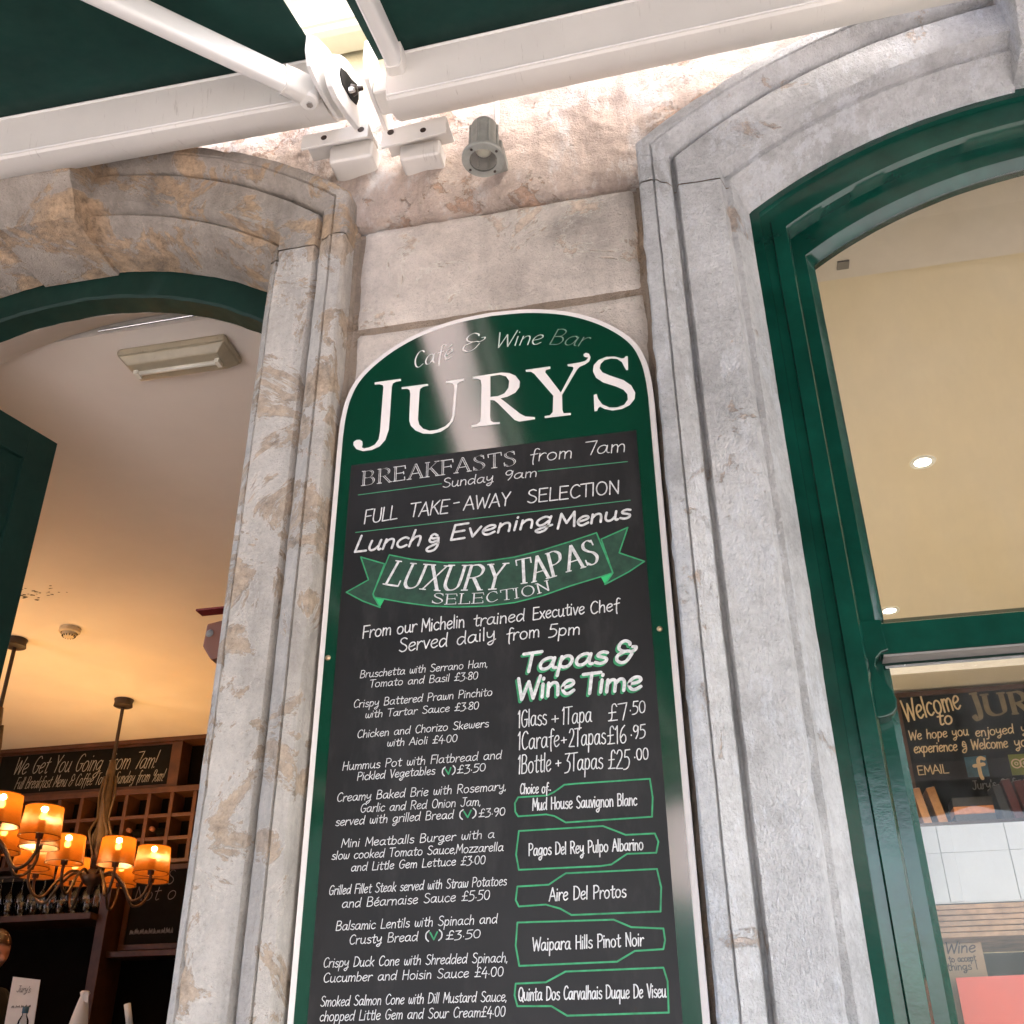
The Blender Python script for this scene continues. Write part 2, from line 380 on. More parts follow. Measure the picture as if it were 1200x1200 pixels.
def keystone(op, mt, parent):
    # scroll fronted wedge: levels of (radius offset, half width, front y)
    lev = []
    r0, r1 = -.085, .34
    N = 26
    for k in range(N+1):
        t = k/N; r = op['R']+r0+(r1-r0)*t
        hw = .126+.04*t
        yf = -.085-.05*math.sin(t*math.pi*.9)-.03*t
        if t < .25: yf += .03*math.cos(t/.25*math.pi/2)
        lev.append((r, hw, yf))
    v = []; f = []; nx = 14; ny = 8
    ring = None
    for r, hw, yf in lev:
        row = [(-hw, .2+(yf-.2)*j/ny) for j in range(ny)]+[(-hw+2*hw*j/nx, yf) for j in range(nx+1)]+[(hw, yf+(.2-yf)*j/ny) for j in range(1, ny+1)]
        ring = len(row)
        for i, (x, y) in enumerate(row):
            ex = abs(x)/hw; yy = y+(.012 if (ex > .97 and abs(y-yf) < .002) else 0)
            P = Vector((op['cx']+x, yy, op['cz']+r)); a = .006
            P += Vector((fbm(P, 11)*a*.6, fbm(P+Vector((5, 1, 2)), 12)*a+fbm(P, 40)*a*.5, 0)); v.append(P)
    for i in range(N):
        for k in range(ring-1): f.append((i*ring+k, i*ring+k+1, (i+1)*ring+k+1, (i+1)*ring+k))
    f.append(tuple(range(ring))); f.append(tuple(N*ring+k for k in reversed(range(ring))))
    o = mesh('keystone', v, f, mt, parent, True); smooth_by_angle(o, 40); return o
keystone(DOOR, M['stone_arch'], sd); keystone(WIN, M['stone_r'], sw)

wall = MB().box(-.235, .99, .115, .52, GZ, 4.6).box(-4.2, -1.74, .115, .52, GZ, 4.6).box(2.72, 5.2, .115, .52, GZ, 4.6)\
    .box(-1.745, -.24, .3, .5, 3.98, 4.6).box(.995, 2.715, .3, .5, 3.98, 4.6).box(-4.2, 5.2, .06, .52, 4.62, 7.0).box(-4.2, 5.2, .525, 6.5, 6.8, 7.0).box(-4.2, 5.2, -.52, .06, 5.55, 5.75)\
    .box(-.012, .765, .036, .112, GZ, 3.66).build('wall', M['mortar'], cafe)  # unseen overhead slab added here keeps sky and sun off the wall top
# recessed mortar bed behind the ashlar of the pier
def disp_grid(name, x0, x1, z0f, z1, y, nx, nz, mt, parent, amp, big=0, depth=.06, edge=.012):
    v = []; f = []
    for i in range(nx+1):
        x = x0+(x1-x0)*i/nx; zb = z0f(x) if callable(z0f) else z0f
        for k in range(nz+1):
            z = zb+(z1-zb)*k/nz
            P = Vector((x, y, z)); d = fbm(P, 7)*amp+fbm(P, 26, 3)*amp*.4
            if big: d += noise.noise(P*3.1)*big+abs(noise.noise(P*9+Vector((4, 4, 4))))*big*.6+abs(noise.noise(P*22))*big*.25
            e = 0
            for dist in ((x-x0), (x1-x), (z-zb), (z1-z)):
                if dist < edge: e = max(e, (1-dist/edge))
            rx = x; rz = z
            if i in (0, nx): rx += fbm(P, 14)*.004
            if k in (0, nz): rz += fbm(P, 14)*.004
            v.append((rx, y+d+e*e*.012, rz))
    n = nz+1
    for i in range(nx):
        for k in range(nz): f.append((i*n+k, (i+1)*n+k, (i+1)*n+k+1, i*n+k+1))
    # skirts going back into the wall
    b = len(v)
    ringi = [i*n for i in range(nx+1)]+[nx*n+k for k in range(1, n)]+[i*n+nz for i in range(nx-1, -1, -1)]+[k for k in range(nz-1, 0, -1)]
    for q in ringi: v.append((v[q][0], y+depth, v[q][2]))
    m_ = len(ringi)
    for q in range(m_): f.append((ringi[q], b+q, b+(q+1) % m_, ringi[(q+1) % m_]))
    o = mesh(name, v, f, mt, parent, True); smooth_by_angle(o, 50); return o
disp_grid('mortar_joint', .7505, .769, GZ, 3.67, .02, 3, 200, M['mortar'], wall, .006)
disp_grid('mortar_joint', -.018, -.0015, GZ, 3.67, .02, 3, 200, M['mortar'], wall, .006)
zs = [3.676, 3.322, 2.97, 2.615, 2.26, 1.905, 1.55, 1.195, .84, GZ]
for a, b in zip(zs, zs[1:]):
    disp_grid('stone_block', .006, .7515, b+.0035, a-.0025, .03, 46, 24, M['ashlar'], wall, .004)
def arch_top(op, extra):
    def fz(x):
        dx = abs(x-op['cx']); r = op['R']+.196
        if dx >= op['hw']+.196: return 3.684
        return max(3.684, op['cz']+math.sqrt(r*r-dx*dx)+extra)
    return fz
def rock_bottom(x):
    if x < -.0: return arch_top(DOOR, 0)(x)
    return arch_top(WIN, 0)(x)
disp_grid('rock_face', -1.95, 2.93, rock_bottom, 4.195, .02, 520, 64, M['rock'], wall, .008, .018, depth=.1)
disp_grid('render_band', -4.2, .757, 4.2, 4.615, .03, 120, 16, M['render'], cafe, .003, .004)
disp_grid('render_band', .761, 5.2, 4.2, 4.615, .03, 90, 10, M['render'], cafe, .003, .004)
# cream timber cornice above the awnings
cor = []
prc = [(.02, 4.425), (-.045, 4.425), (-.06, 4.435), (-.065, 4.455), (-.072, 4.46), (-.072, 4.55), (-.1, 4.6), (-.16, 4.62), (-.16, 4.66), (.02, 4.66)]
v = []; f = []; nX = 180
for i in range(nX+1):
    x = -4.2+9.4*i/nX
    for (y, z) in prc: v.append((x, y+fbm((x, y, z), 12)*.002, z+fbm((x, y, z), 9)*.003))
k_ = len(prc)
for i in range(nX):
    for k in range(k_-1): f.append((i*k_+k, i*k_+k+1, (i+1)*k_+k+1, (i+1)*k_+k))
mesh('cornice', v, f, M['cream'], cafe)

# ---- sash window
win = empty('sash_window', (0, 0, 0), cafe)
FR = [(-.05, -.07, .098), (-.086, -.112, .092), (-.089, -.116, .104), (-.109, -.146, .105), (-.112, -.150, .098), (-.146, -.188, .100), (-.153, -.197, .112), (-.156, -.201, .245)]
SA = [(-.13, -.17, .146), (-.186, -.262, .147), (-.190, -.268, .152), (-.206, -.292, .166), (-.206, -.292, .185)]
LS = [(-.13, -.17, .19), (-.190, -.268, .19), (-.205, -.295, .205), (-.205, -.295, .235)]
def framepart(name, prof, z0, mt, parent, jamb_only=None):
    for s in (1, -1):
        if jamb_only: sweep(name, WIN, s, prof, ('jamb',)+jamb_only, mt, parent, .0006, 0, .05, .05, flip=False)
        else:
            sweep(name, WIN, s, prof, ('jamb', z0, 3.2), mt, parent, .0006, 0, .05, .05)
            sweep(name+'_head', WIN, s, prof, ('arch', 3.2, 0), mt, parent, .0006, 0, .03, .05, xk=0)
framepart('frame', FR, .95, M['green'], win)
us = empty('upper_sash', (0, 0, 0), cafe)
framepart('stile', SA, 2.46, M['green'], us)
# bottom rail with a bevelled glazing edge
xl, xr = WIN['cx']-WIN['hw']+.15, WIN['cx']+WIN['hw']-.15
MB().box(xl, xr, .147, .188, 2.386, 2.452).add([(xl, .147, 2.4525), (xr, .147, 2.4525), (xr, .166, 2.468), (xl, .166, 2.468)], [(0, 1, 2, 3)]).build('bottom_rail', M['green'], us)
horn = [(1.118, 2.46), (1.162, 2.46), (1.166, 2.392), (1.152, 2.388), (1.140, 2.376), (1.135, 2.36), (1.138, 2.344), (1.148, 2.326), (1.158, 2.308), (1.164, 2.288), (1.161, 2.27), (1.152, 2.26), (1.14, 2.255), (1.118, 2.252)]
for s in (0, 1):
    pts = horn if s == 0 else [(2*WIN['cx']-a, b) for a, b in reversed(horn)]
    MB().prism(pts, XZ, .1405, .189).build('horn', M['green'], us, bevel=.003)
def pane(name, yy, z0, z1=None, parent=None, off=-.2):
    xs = [WIN['cx']+(WIN['hw']-.2)*k/20 for k in range(-20, 21)]
    v = []; f = []
    for x in xs:
        zt = z1 if z1 else WIN['cz']+math.sqrt((WIN['R']-.285)**2-(x-WIN['cx'])**2)
        v += [(x, yy, z0), (x, yy, zt)]
    for k in range(40): f.append((2*k, 2*k+2, 2*k+3, 2*k+1))
    return mesh(name, v, f, M['glass'], parent)
pane('glass', .164, 2.455, None, us)
ls = empty('lower_sash', (0, 0, 0), cafe)
framepart('stile', LS, 0, M['green'], ls, jamb_only=(.95, 2.46))
MB().box(xl, xr, .192, .236, 2.378, 2.452).build('meeting_rail', M['green_d'], ls)
MB().box(xl+.045, xr-.045, .1905, .232, 2.3705, 2.3765).build('draught_strip', M['steel'], ls)
MB().box(xl+.04, xr-.04, .149, .1885, 2.381, 2.3855).build('rail_underside', M['ink_g'], us)
MB().box(xl, xr, .192, .236, .95, 1.05).build('bottom_rail', M['green'], ls)
pane('glass', .215, 1.045, 2.38, ls)
MB().box(WIN['cx']-WIN['hw']-.06, WIN['cx']+WIN['hw']+.06, -.12, .3, .86, .95).build('window_sill', M['stone_r'], cafe, bevel=.012)
MB().box(WIN['cx']-WIN['hw']-.01, WIN['cx']+WIN['hw']+.01, .04, .3, GZ, .858).build('stall_riser', M['stone_r'], cafe)
# ---- doorway: green arched frame, plaster reveal, open door leaf
dfr = empty('door_frame', (0, 0, 0), cafe)
DF = [(-.05, -.05, .205), (-.095, -.15, .207), (-.10, -.157, .214), (-.10, -.158, .285)]
for s in (1, -1):
    sweep('frame_post', DOOR, s, DF, ('jamb', FZ, 3.5), M['green_d'], dfr, .0012, 0, .05, .05)
    sweep('frame_head', DOOR, s, DF, ('arch', 3.5, 0), M['green_d'], dfr, .003, .02, .03, .03, xk=0)
v = []; f = []
NA = 40
for k in range(NA+1):
    t = k/NA
    a0 = math.asin(.63/1.095)
    a = -a0+2*a0*t; v.append((DOOR['cx']+1.095*math.sin(a), .286, DOOR['cz']+1.095*math.cos(a)))
    b0 = math.asin(.74/1.38); b = -b0+2*b0*t; v.append((-.93+1.38*math.sin(b), .50, 3.928-1.38+1.38*math.cos(b)))
for k in range(NA): f.append((2*k, 2*k+1, 2*k+3, 2*k+2))
v += [(v[0][0], v[0][1], FZ), (v[1][0], v[1][1], FZ), (v[2*NA][0], v[2*NA][1], FZ), (v[2*NA+1][0], v[2*NA+1][1], FZ)]
b = 2*NA+2; f += [(b, b+1, 1, 0), (2*NA, 2*NA+1, b+3, b+2)]
o = mesh('door_reveal', v, f, M['plaster'], cafe); smooth_by_angle(o, 30)
MB().tube([(-1.12, .505, 3.905), (-.6, .505, 3.912)], .004, 8).build('door_track', M['steel'], cafe)
# open leaf, panelled
A = Vector((-1.62, -.135, 0)); B = Vector((-1.373, .729, 0)); dl = (B-A).normalized(); A = B-dl*.78; nl = Vector((dl.y, -dl.x, 0))
def leafbox(u0, u1, z0, z1, n0, n1):
    P = lambda u, z, n: A+dl*u+nl*n+Vector((0, 0, z))
    return [P(u0, z0, n0), P(u1, z0, n0), P(u1, z0, n1), P(u0, z0, n1), P(u0, z1, n0), P(u1, z1, n0), P(u1, z1, n1), P(u0, z1, n1)]
BF = [(3, 2, 1, 0), (4, 5, 6, 7), (0, 1, 5, 4), (1, 2, 6, 5), (2, 3, 7, 6), (3, 0, 4, 7)]
door = empty('door', (0, 0, 0), cafe)
for (u0, u1, z0, z1, n0, n1, nm) in ((0, .11, FZ, 3.62, -.024, .024, 'door_stile'), (.67, .78, FZ, 3.62, -.024, .024, 'door_stile'), (.11, .67, 3.50, 3.62, -.024, .024, 'door_rail'), (.11, .67, 2.5, 2.62, -.024, .024, 'door_rail'), (.11, .67, FZ, .95, -.024, .024, 'door_rail'), (.11, .67, 2.62, 3.50, -.009, .009, 'door_panel'), (.11, .67, .95, 2.5, -.009, .009, 'door_panel'), (.16, .62, 2.67, 3.45, .009, .016, 'panel_moulding')):
    MB().add(leafbox(u0, u1, z0, z1, n0, n1), BF).build(nm, M['green_d'], door, bevel=.003 if nm != 'door_panel' else 0)
MB().box(-1.75, -.22, -.28, .56, GZ, FZ).build('doorstep', M['stone_r'], cafe, bevel=.01)

# ---------------------------------------------------------------- hand lettering engine
GL = {
'a':("4.6,5 3.2,6 1.2,5 .4,2.6 1,.6 2.4,.2 3.8,1.6 4.7,5.2|4.7,5.7 4.5,2 5,.4 5.7,.3",6.2),
'b':("0.7,10 .5,0|.5,3.5 1.6,5.6 3.4,5.6 4.4,3.4 3.6,.8 2,0 .6,1",5.4),
'c':("4.2,5.1 2.8,6 1,4.8 .4,2.6 1.2,.6 2.6,0 4.3,1",5),
'd':("4.4,5 2.8,6 1,4.8 .4,2.4 1.2,.3 2.6,.4 4.2,2.6|5,10 4.6,2 5,0",6),
'e':("0.6,2.8 3,3.4 4.2,4.4 3.8,5.7 2.4,6 1,4.8 .4,2.6 1.2,.5 2.6,0 4.4,1.2",5.2),
'f':("4.6,9.2 3.4,10 2.4,8.8 2.1,5 1.9,0 2.2,-2.4|.4,5.4 4,6",4.4),
'g':("4.4,5 2.8,6 1,4.8 .4,2.8 1.2,.8 2.6,.8 4.2,3|4.7,5.8 4.3,0 3.6,-3 1.8,-4 .6,-2.8 1.8,-1.6 5.6,-.2",6),
'h':("0.8,10 .5,0|.5,3 1.8,5.4 3.4,5.8 4,4 4,0",5.2),
'i':("0.7,6 .6,0|.8,8.2 .85,8.7",2.1),
'j':("1.8,6 1.6,-1 1,-3.4 -.6,-3.6|1.9,8.2 1.95,8.7",2.8),
'k':("0.7,10 .5,0|3.9,6 .7,2.6|1.6,3.4 4.2,0",5),
'l':("0.8,10 .6,0",2.1),
'm':("0.6,6 .5,0|.5,3.6 1.6,5.6 2.8,5.6 3.2,4 3.2,0|3.2,3.6 4.4,5.6 5.6,5.6 6.2,4 6.2,0",7.4),
'n':("0.6,6 .5,0|.5,3.4 1.8,5.6 3.2,5.7 3.9,4 4,0",5.2),
'o':("2.6,6 1,5 .4,2.8 1.2,.6 2.6,0 4.2,1 4.8,3.2 4.2,5.2 2.6,6",5.9),
'p':("0.8,6 .4,-4|.6,3.6 1.8,5.8 3.4,5.8 4.4,3.8 3.8,1 2.2,.2 .7,1.2",5.5),
'q':("4.4,5 2.8,6 1,4.8 .4,2.6 1.2,.4 2.6,.6 4.2,2.8|4.7,6 4.4,-4",5.8),
'r':("0.6,6 .5,0|.5,3 1.6,5.2 3,6 3.8,5.4",4.2),
's':("3.8,5.4 2.4,6 1,5.2 1,4 2.4,3.2 3.8,2.2 3.6,.6 2,0 .4,.8",4.6),
't':("2,9 1.8,1.6 2.6,0 3.8,.7|.2,6.1 3.9,6.6",4.3),
'u':("0.6,6 .5,2 1.4,.2 2.8,.4 4,2.4|4.2,6 4.1,1.6 4.6,0 5.2,.3",5.7),
'v':("0.3,6 1.9,0|1.9,0 4,6",4.6),
'w':("0.5,6 .4,2 1.2,.2 2.4,1 2.9,5|2.9,5 3,1.6 4,.1 5.2,1.4 5.7,6",6.5),
'x':("0.3,6 4,0|4.1,6 .2,0",4.8),
'y':("0.5,6 .6,3 1.6,1.8 3,2.4 4,4.4|4.3,6 4.1,0 3.4,-3 2,-4 .8,-3 1.6,-1.8 5,-.3",5.6),
'z':("0.3,6 4,6|4,6 .2,0|.2,0 4.3,.2",4.8),
'é':("0.6,2.8 3,3.4 4.2,4.4 3.8,5.7 2.4,6 1,4.8 .4,2.6 1.2,.5 2.6,0 4.4,1.2|2.2,7.4 3.6,9",5.2),
'A':("0,0 3,10|3,10 6,0|1,3.4 5.2,3.6",6.6),
'B':("0.6,10 .5,0|.6,9.8 3,10 4.6,8.4 3.6,5.8 1,5.2|1,5.2 4,5 5.2,2.8 4,.4 .5,0",6.2),
'C':("5.2,8.6 3.8,10 1.8,9 .5,5.4 1.2,1.4 3,0 5.3,1.4",6),
'D':("0.6,10 .5,0|.3,10 3,9.8 5.4,7.4 5.6,4 4,1 .5,0",6.6),
'E':("0.6,10 .5,0|.6,10 4.9,10|.6,5.2 4.2,5.3|.5,0 4.9,.1",5.7),
'F':("0.6,10 .5,0|.6,10 5,10|.6,5.2 4.2,5.3",5.4),
'G':("5.4,8.6 3.8,10 1.6,8.8 .5,5.2 1.2,1.4 3,0 5,1.4 5.3,4.2|3.2,4.4 6,4.4",6.6),
'H':("0.6,10 .5,0|5,10 5,0|.6,5 5,5.2",6.2),
'I':("0.7,10 .6,0",2),
'J':("3.8,10 3.8,3 3,.4 1.4,0 .2,1.6|1.4,10 5.4,10",5.6),
'K':("0.6,10 .5,0|5,10 .8,4.6|2,6 5.4,0",6),
'L':("0.7,10 .5,0|.5,0 4.8,.1",5.2),
'M':("0.4,0 1,10|1,10 3.5,3|3.5,3 6,10|6,10 6.6,0",7.4),
'N':("0.5,0 .6,10|.6,10 4.8,0|4.8,0 5,10",6),
'O':("3,10 1.2,8.6 .4,5 1.2,1.4 3,0 5,1.4 5.8,5 5,8.6 3,10",6.8),
'P':("0.6,10 .5,0|.4,9.8 3,10 4.9,8.4 4.6,6 2.8,4.8 .8,4.6",5.8),
'Q':("3,10 1.2,8.6 .4,5 1.2,1.4 3,0 5,1.4 5.8,5 5,8.6 3,10|3.6,2.4 6,-.8",6.8),
'R':("0.6,10 .5,0|.4,9.8 3,10 4.8,8.4 4.4,6 2.6,5 .8,4.8|2.4,4.9 5.4,0",6.2),
'S':("4.6,9 3,10 1.2,9.2 .8,7.4 2,5.8 4,4.4 4.9,2.4 3.8,.4 2,0 .3,1.2",5.8),
'T':("2.6,10 2.5,0|-.3,9.8 5.6,10.1",5.6),
'U':("0.6,10 .5,3 1.4,.6 3,0 4.6,.8 5.2,3 5.2,10",6.2),
'V':("0.2,10 2.6,0|2.6,0 5,10",5.6),
'W':("0.2,10 1.8,0|1.8,0 4,8|4,8 5.8,0|5.8,0 8,10",8.4),
'X':("0.2,10 5.2,0|5.2,10 .2,0",5.8),
'Y':("0.2,10 2.7,4.8|5.2,10 2.7,4.8|2.7,4.8 2.6,0",5.6),
'Z':("0.4,10 5,10|5,10 .2,0|.2,0 5.2,0",5.8),
'0':("2.6,9.6 1,8.2 .4,4.8 1.2,1 2.6,0 4.2,1.2 4.8,5 4.2,8.4 2.6,9.6",5.8),
'1':("0,8 1.4,10|1.4,10 1.2,0",2.9),
'2':("0.4,8 1.4,9.8 3.2,9.8 4.2,8 3.6,5.4 .2,.2|.2,.2 4.8,.1",5.4),
'3':("0.4,9.6 4.2,9.8|4.2,9.8 2,5.8|2,5.8 4.2,4.6 4.4,2 3,-.4 .2,-1",5.2),
'4':("3,10 .2,3|.2,3 4.8,3.2|3.8,6 3.6,-1.4",5.4),
'5':("4.6,10 1.2,9.8|1.2,9.8 .8,6|.8,6 3,6 4.4,4 3.8,1 2,-.4 .2,-.6",5.2),
'6':("3.8,9.8 1.6,7.6 .5,4 1,.8 2.6,0 4.2,1.2 4.2,3.6 2.8,4.8 .8,3",5.2),
'7':("-.3,9.6 4.8,10|4.8,10 2.4,0",5),
'8':("2.6,5.2 .8,7 1.2,9.2 2.8,9.8 4.2,8.6 3.8,6.4 1,3.4 .6,1.2 2.4,0 4.2,1 4.2,3.4 2.6,5.2",5.2),
'9':("4.2,7.6 3.2,9.6 1.4,9.4 .5,7 1.4,5 3,5.2 4.3,8|4.4,8.6 3.8,3 2.2,-.6",5.2),
'£':("5,8.4 4,10 2.6,9.4 2.2,7 2.2,3 1.6,.8 .2,.2|.2,.2 5.2,.3|.4,4.8 4.4,5",6),
'&':("5.4,3.6 3.6,.6 1.8,0 .4,1.4 .8,3.6 3,5 2.2,5.4 1.2,6.8 1.8,9 3.4,10 4.8,9 4.9,8|2.4,5.1 4.4,5 5.2,4.6 6.6,5.4 6.9,6.6 5.8,6.8",7.2),
'§':("3.8,7.4 2.4,8.6 1.2,7.4 2,5.8 4.4,5.9|4.4,5.9 4.6,1 3.4,-2 1.2,-2.6 .2,-1.4 1,.2 4.8,2.4|1.2,7 .8,4.6 2,3.2 4,4",5.6),
'.':("0.9,2.2 .95,2.7",2.3), ',':("0.7,.5 .3,-1.2",1.7), "'":("0.6,10 .4,7.6",1.5), '-':("0.2,4.4 3.4,4.7",4), '+':("0.2,3.6 3.8,3.8|2,6 2,1.4",4.4),
'(':("1.8,11 .6,8 .4,4 .8,1 1.8,-1.4",2.6), ')':("0.4,11 1.6,8 1.8,4 1.4,1 .4,-1.4",2.6), '!':("0.9,10 .6,3|.5,.1 .52,.4",2), ':':("0.5,.1 .55,.4|.6,4.4 .62,4.7",1.6),
' ':("",4.6)}
SER = {'B':[(.5,0,1,0),(.6,10,1,0)],'R':[(.5,0,1,1),(.6,10,1,0),(5.4,0,.6,1)],'E':[(.5,0,1,0),(.6,10,1,0)],'A':[(0,0,1,1),(6,0,1,1)],'K':[(.5,0,1,1),(.6,10,1,1),(5,10,1,1),(5.4,0,1,1)],'F':[(.5,0,1,1),(.6,10,1,0)],
'T':[(2.5,0,1.2,1.2)],'L':[(.7,10,1,1),(.5,0,1,0)],'U':[(.6,10,1,1),(5.2,10,1,1)],'X':[(.2,10,1,1),(5.2,0,1,1),(5.2,10,1,1),(.2,0,1,1)],'Y':[(.2,10,1,1),(5.2,10,1,1),(2.6,0,1.2,1.2)],'P':[(.5,0,1,1.2),(.4,10,.8,0)],'I':[(.7,10,1,1),(.6,0,1,1)],'N':[(.5,0,1,1),(.6,10,1,0),(5,10,1,1)]}
SERV = {'E':[(4.9,10,-2),(4.9,.1,2),(4.2,6,-1.6)],'F':[(5,10,-2),(4.2,6,-1.6)],'T':[(-.3,9.8,-2),(5.6,10.1,-2)],'L':[(4.8,.1,2.2)],'S':[(4.6,9.6,-2),(.3,.4,2)],'C':[(5.2,9.2,-2)]}
def catmull(pts, n=5):
    if len(pts) < 3: return pts
    out = []
    closed = (Vector(pts[0])-Vector(pts[-1])).length < 1e-6
    P = [Vector(p) for p in pts]
    for i in range(len(P)-1):
        p0 = P[i-1] if i > 0 else (P[-2] if closed else P[0]*2-P[1]); p1 = P[i]; p2 = P[i+1]
        p3 = P[i+2] if i+2 < len(P) else (P[1] if closed else P[-1]*2-P[-2])
        for k in range(n):
            t = k/n
            out.append(.5*((2*p1)+(p2-p0)*t+(2*p0-5*p1+4*p2-p3)*t*t+(3*p1-p0-3*p2+p3)*t**3))
    out.append(P[-1]); return out
PARSED = {c: ([[tuple(float(q) for q in p.split(',')) for p in s.split()] for s in d.split('|') if s], a) for c, (d, a) in GL.items()}
LAYER = [0]
def ribbon(mb, pts, w, emb, nib=None):
    """flat stroke; pts are 2D Vectors; emb maps 2D -> 3D with a small lift per stroke"""
    P = [Vector((p[0], p[1])) for p in pts]
    Q = [P[0]]
    for p in P[1:]:
        if (p-Q[-1]).length > w*.08: Q.append(p)
    P = Q
    if len(P) < 2: P = [P[0], P[0]+Vector((w*.05, w*.05))]
    closed = len(P) > 6 and (P[0]-P[-1]).length < w*.25
    LAYER[0] = (LAYER[0]+1) % 7; lift = .0001*LAYER[0]
    N = len(P); v = []
    def hw(d):
        if nib is None: return w*.5
        a = math.atan2(d.y, d.x); return w*.5*max(nib[1], abs(math.sin(a-nib[0])))
    L = []; Rr = []
    for i in range(N):
        if closed: d = (P[(i+1) % (N-1)]-P[(i-1) % (N-1)])
        else: d = P[min(i+1, N-1)]-P[max(i-1, 0)]
        d.normalize(); n = Vector((-d.y, d.x)); h = hw(d)
        L.append(P[i]+n*h); Rr.append(P[i]-n*h)
    vs_ = []; fs = []
    for a, b in zip(L, Rr): vs_ += [a, b]
    for i in range(N-1): fs.append((2*i, 2*i+1, 2*i+3, 2*i+2))
    if not closed:
        for end in (0, N-1):
            d = (P[1]-P[0]) if end == 0 else (P[-1]-P[-2]); d.normalize(); h = hw(d); n = Vector((-d.y, d.x)); sg = -1 if end == 0 else 1
            c = [2*end]
            for k in range(1, 5):
                a = math.pi*k/5; q = P[end]+n*h*math.cos(a)+d*sg*h*math.sin(a)*(1 if nib is None else .35); vs_.append(q); c.append(len(vs_)-1)
            c.append(2*end+1); fs.append(tuple(c) if end == 0 else tuple(reversed(c)))
    mb.add([emb(q.x, q.y, lift) for q in vs_], [tuple(reversed(q)) for q in fs])
def text_width(s): return sum(PARSED.get(c, PARSED[' '])[1] for c in s)
def write(txt, path, h, wdt, sh, st, emb, mb, mb2=None):
    path = [Vector(p) for p in path]; seg = [(path[i+1]-path[i]).length for i in range(len(path)-1)]; tot = sum(seg)
    W = text_width(txt)-.6
    ex = {'serif': .9, 'inline': 1.2}.get(st, 0); W += ex*len(txt)
    sx = tot/max(W, .1); sy = h/10
    rnd = random.Random(hash(txt) % 999 if False else sum(map(ord, txt)))
    def at(s):
        s = max(0, min(tot, s)) if len(path) > 2 else s
        i = 0
        while i < len(seg)-1 and s > seg[i]: s -= seg[i]; i += 1
        d = (path[i+1]-path[i]).normalized(); return path[i]+d*s, d
    cur = 0
    for ch in txt:
        g_ = '§' if (ch == '&' and st == 'n2') else ch
        st_, adv = PARSED.get(g_, PARSED[' '])
        adv += ex
        mid = cur+adv*.5; p, d = at(mid*sx); n = Vector((-d.y, d.x))
        jit = rnd.uniform(-.15, .15) if st in ('n', 'n2') else 0
        def tr(x, y):
            return p+d*((x-adv*.5+ex*.5)*sx+sh*y*sy)+n*(y+jit)*sy
        for s_ in st_:
            pts = [tr(*q) for q in s_]
            if len(pts) > 2: pts = catmull(pts, 4 if h < .03 else 7)
            if st in ('serif', 'inline', 'i'):
                ribbon(mb, pts, wdt, emb, nib=(R_(18), .36))
                if st == 'inline' and len(s_) == 2 and abs(s_[0][1]-s_[1][1]) > 4:
                    a, b = pts[0], pts[-1]; ribbon(mb2, [a.lerp(b, .06), a.lerp(b, .94)], wdt*.34, lambda x, z, l: emb(x, z, l+.0008))
                elif st == 'inline' and len(s_) > 2:
                    ribbon(mb2, pts[2:-2], wdt*.3, lambda x, z, l: emb(x, z, l+.0008))
            else: ribbon(mb, pts, wdt, emb)
        if st in ('serif', 'inline'):
            th = wdt*.36
            for (x, y, l_, r_) in SER.get(ch, []):
                ribbon(mb, [tr(x-l_, y), tr(x+r_, y)], th, emb)
            for (x, y, dy) in SERV.get(ch, []):
                ribbon(mb, [tr(x, y), tr(x+(.2 if dy < 0 else -.1), y+dy)], th*1.2, emb)
        cur += adv

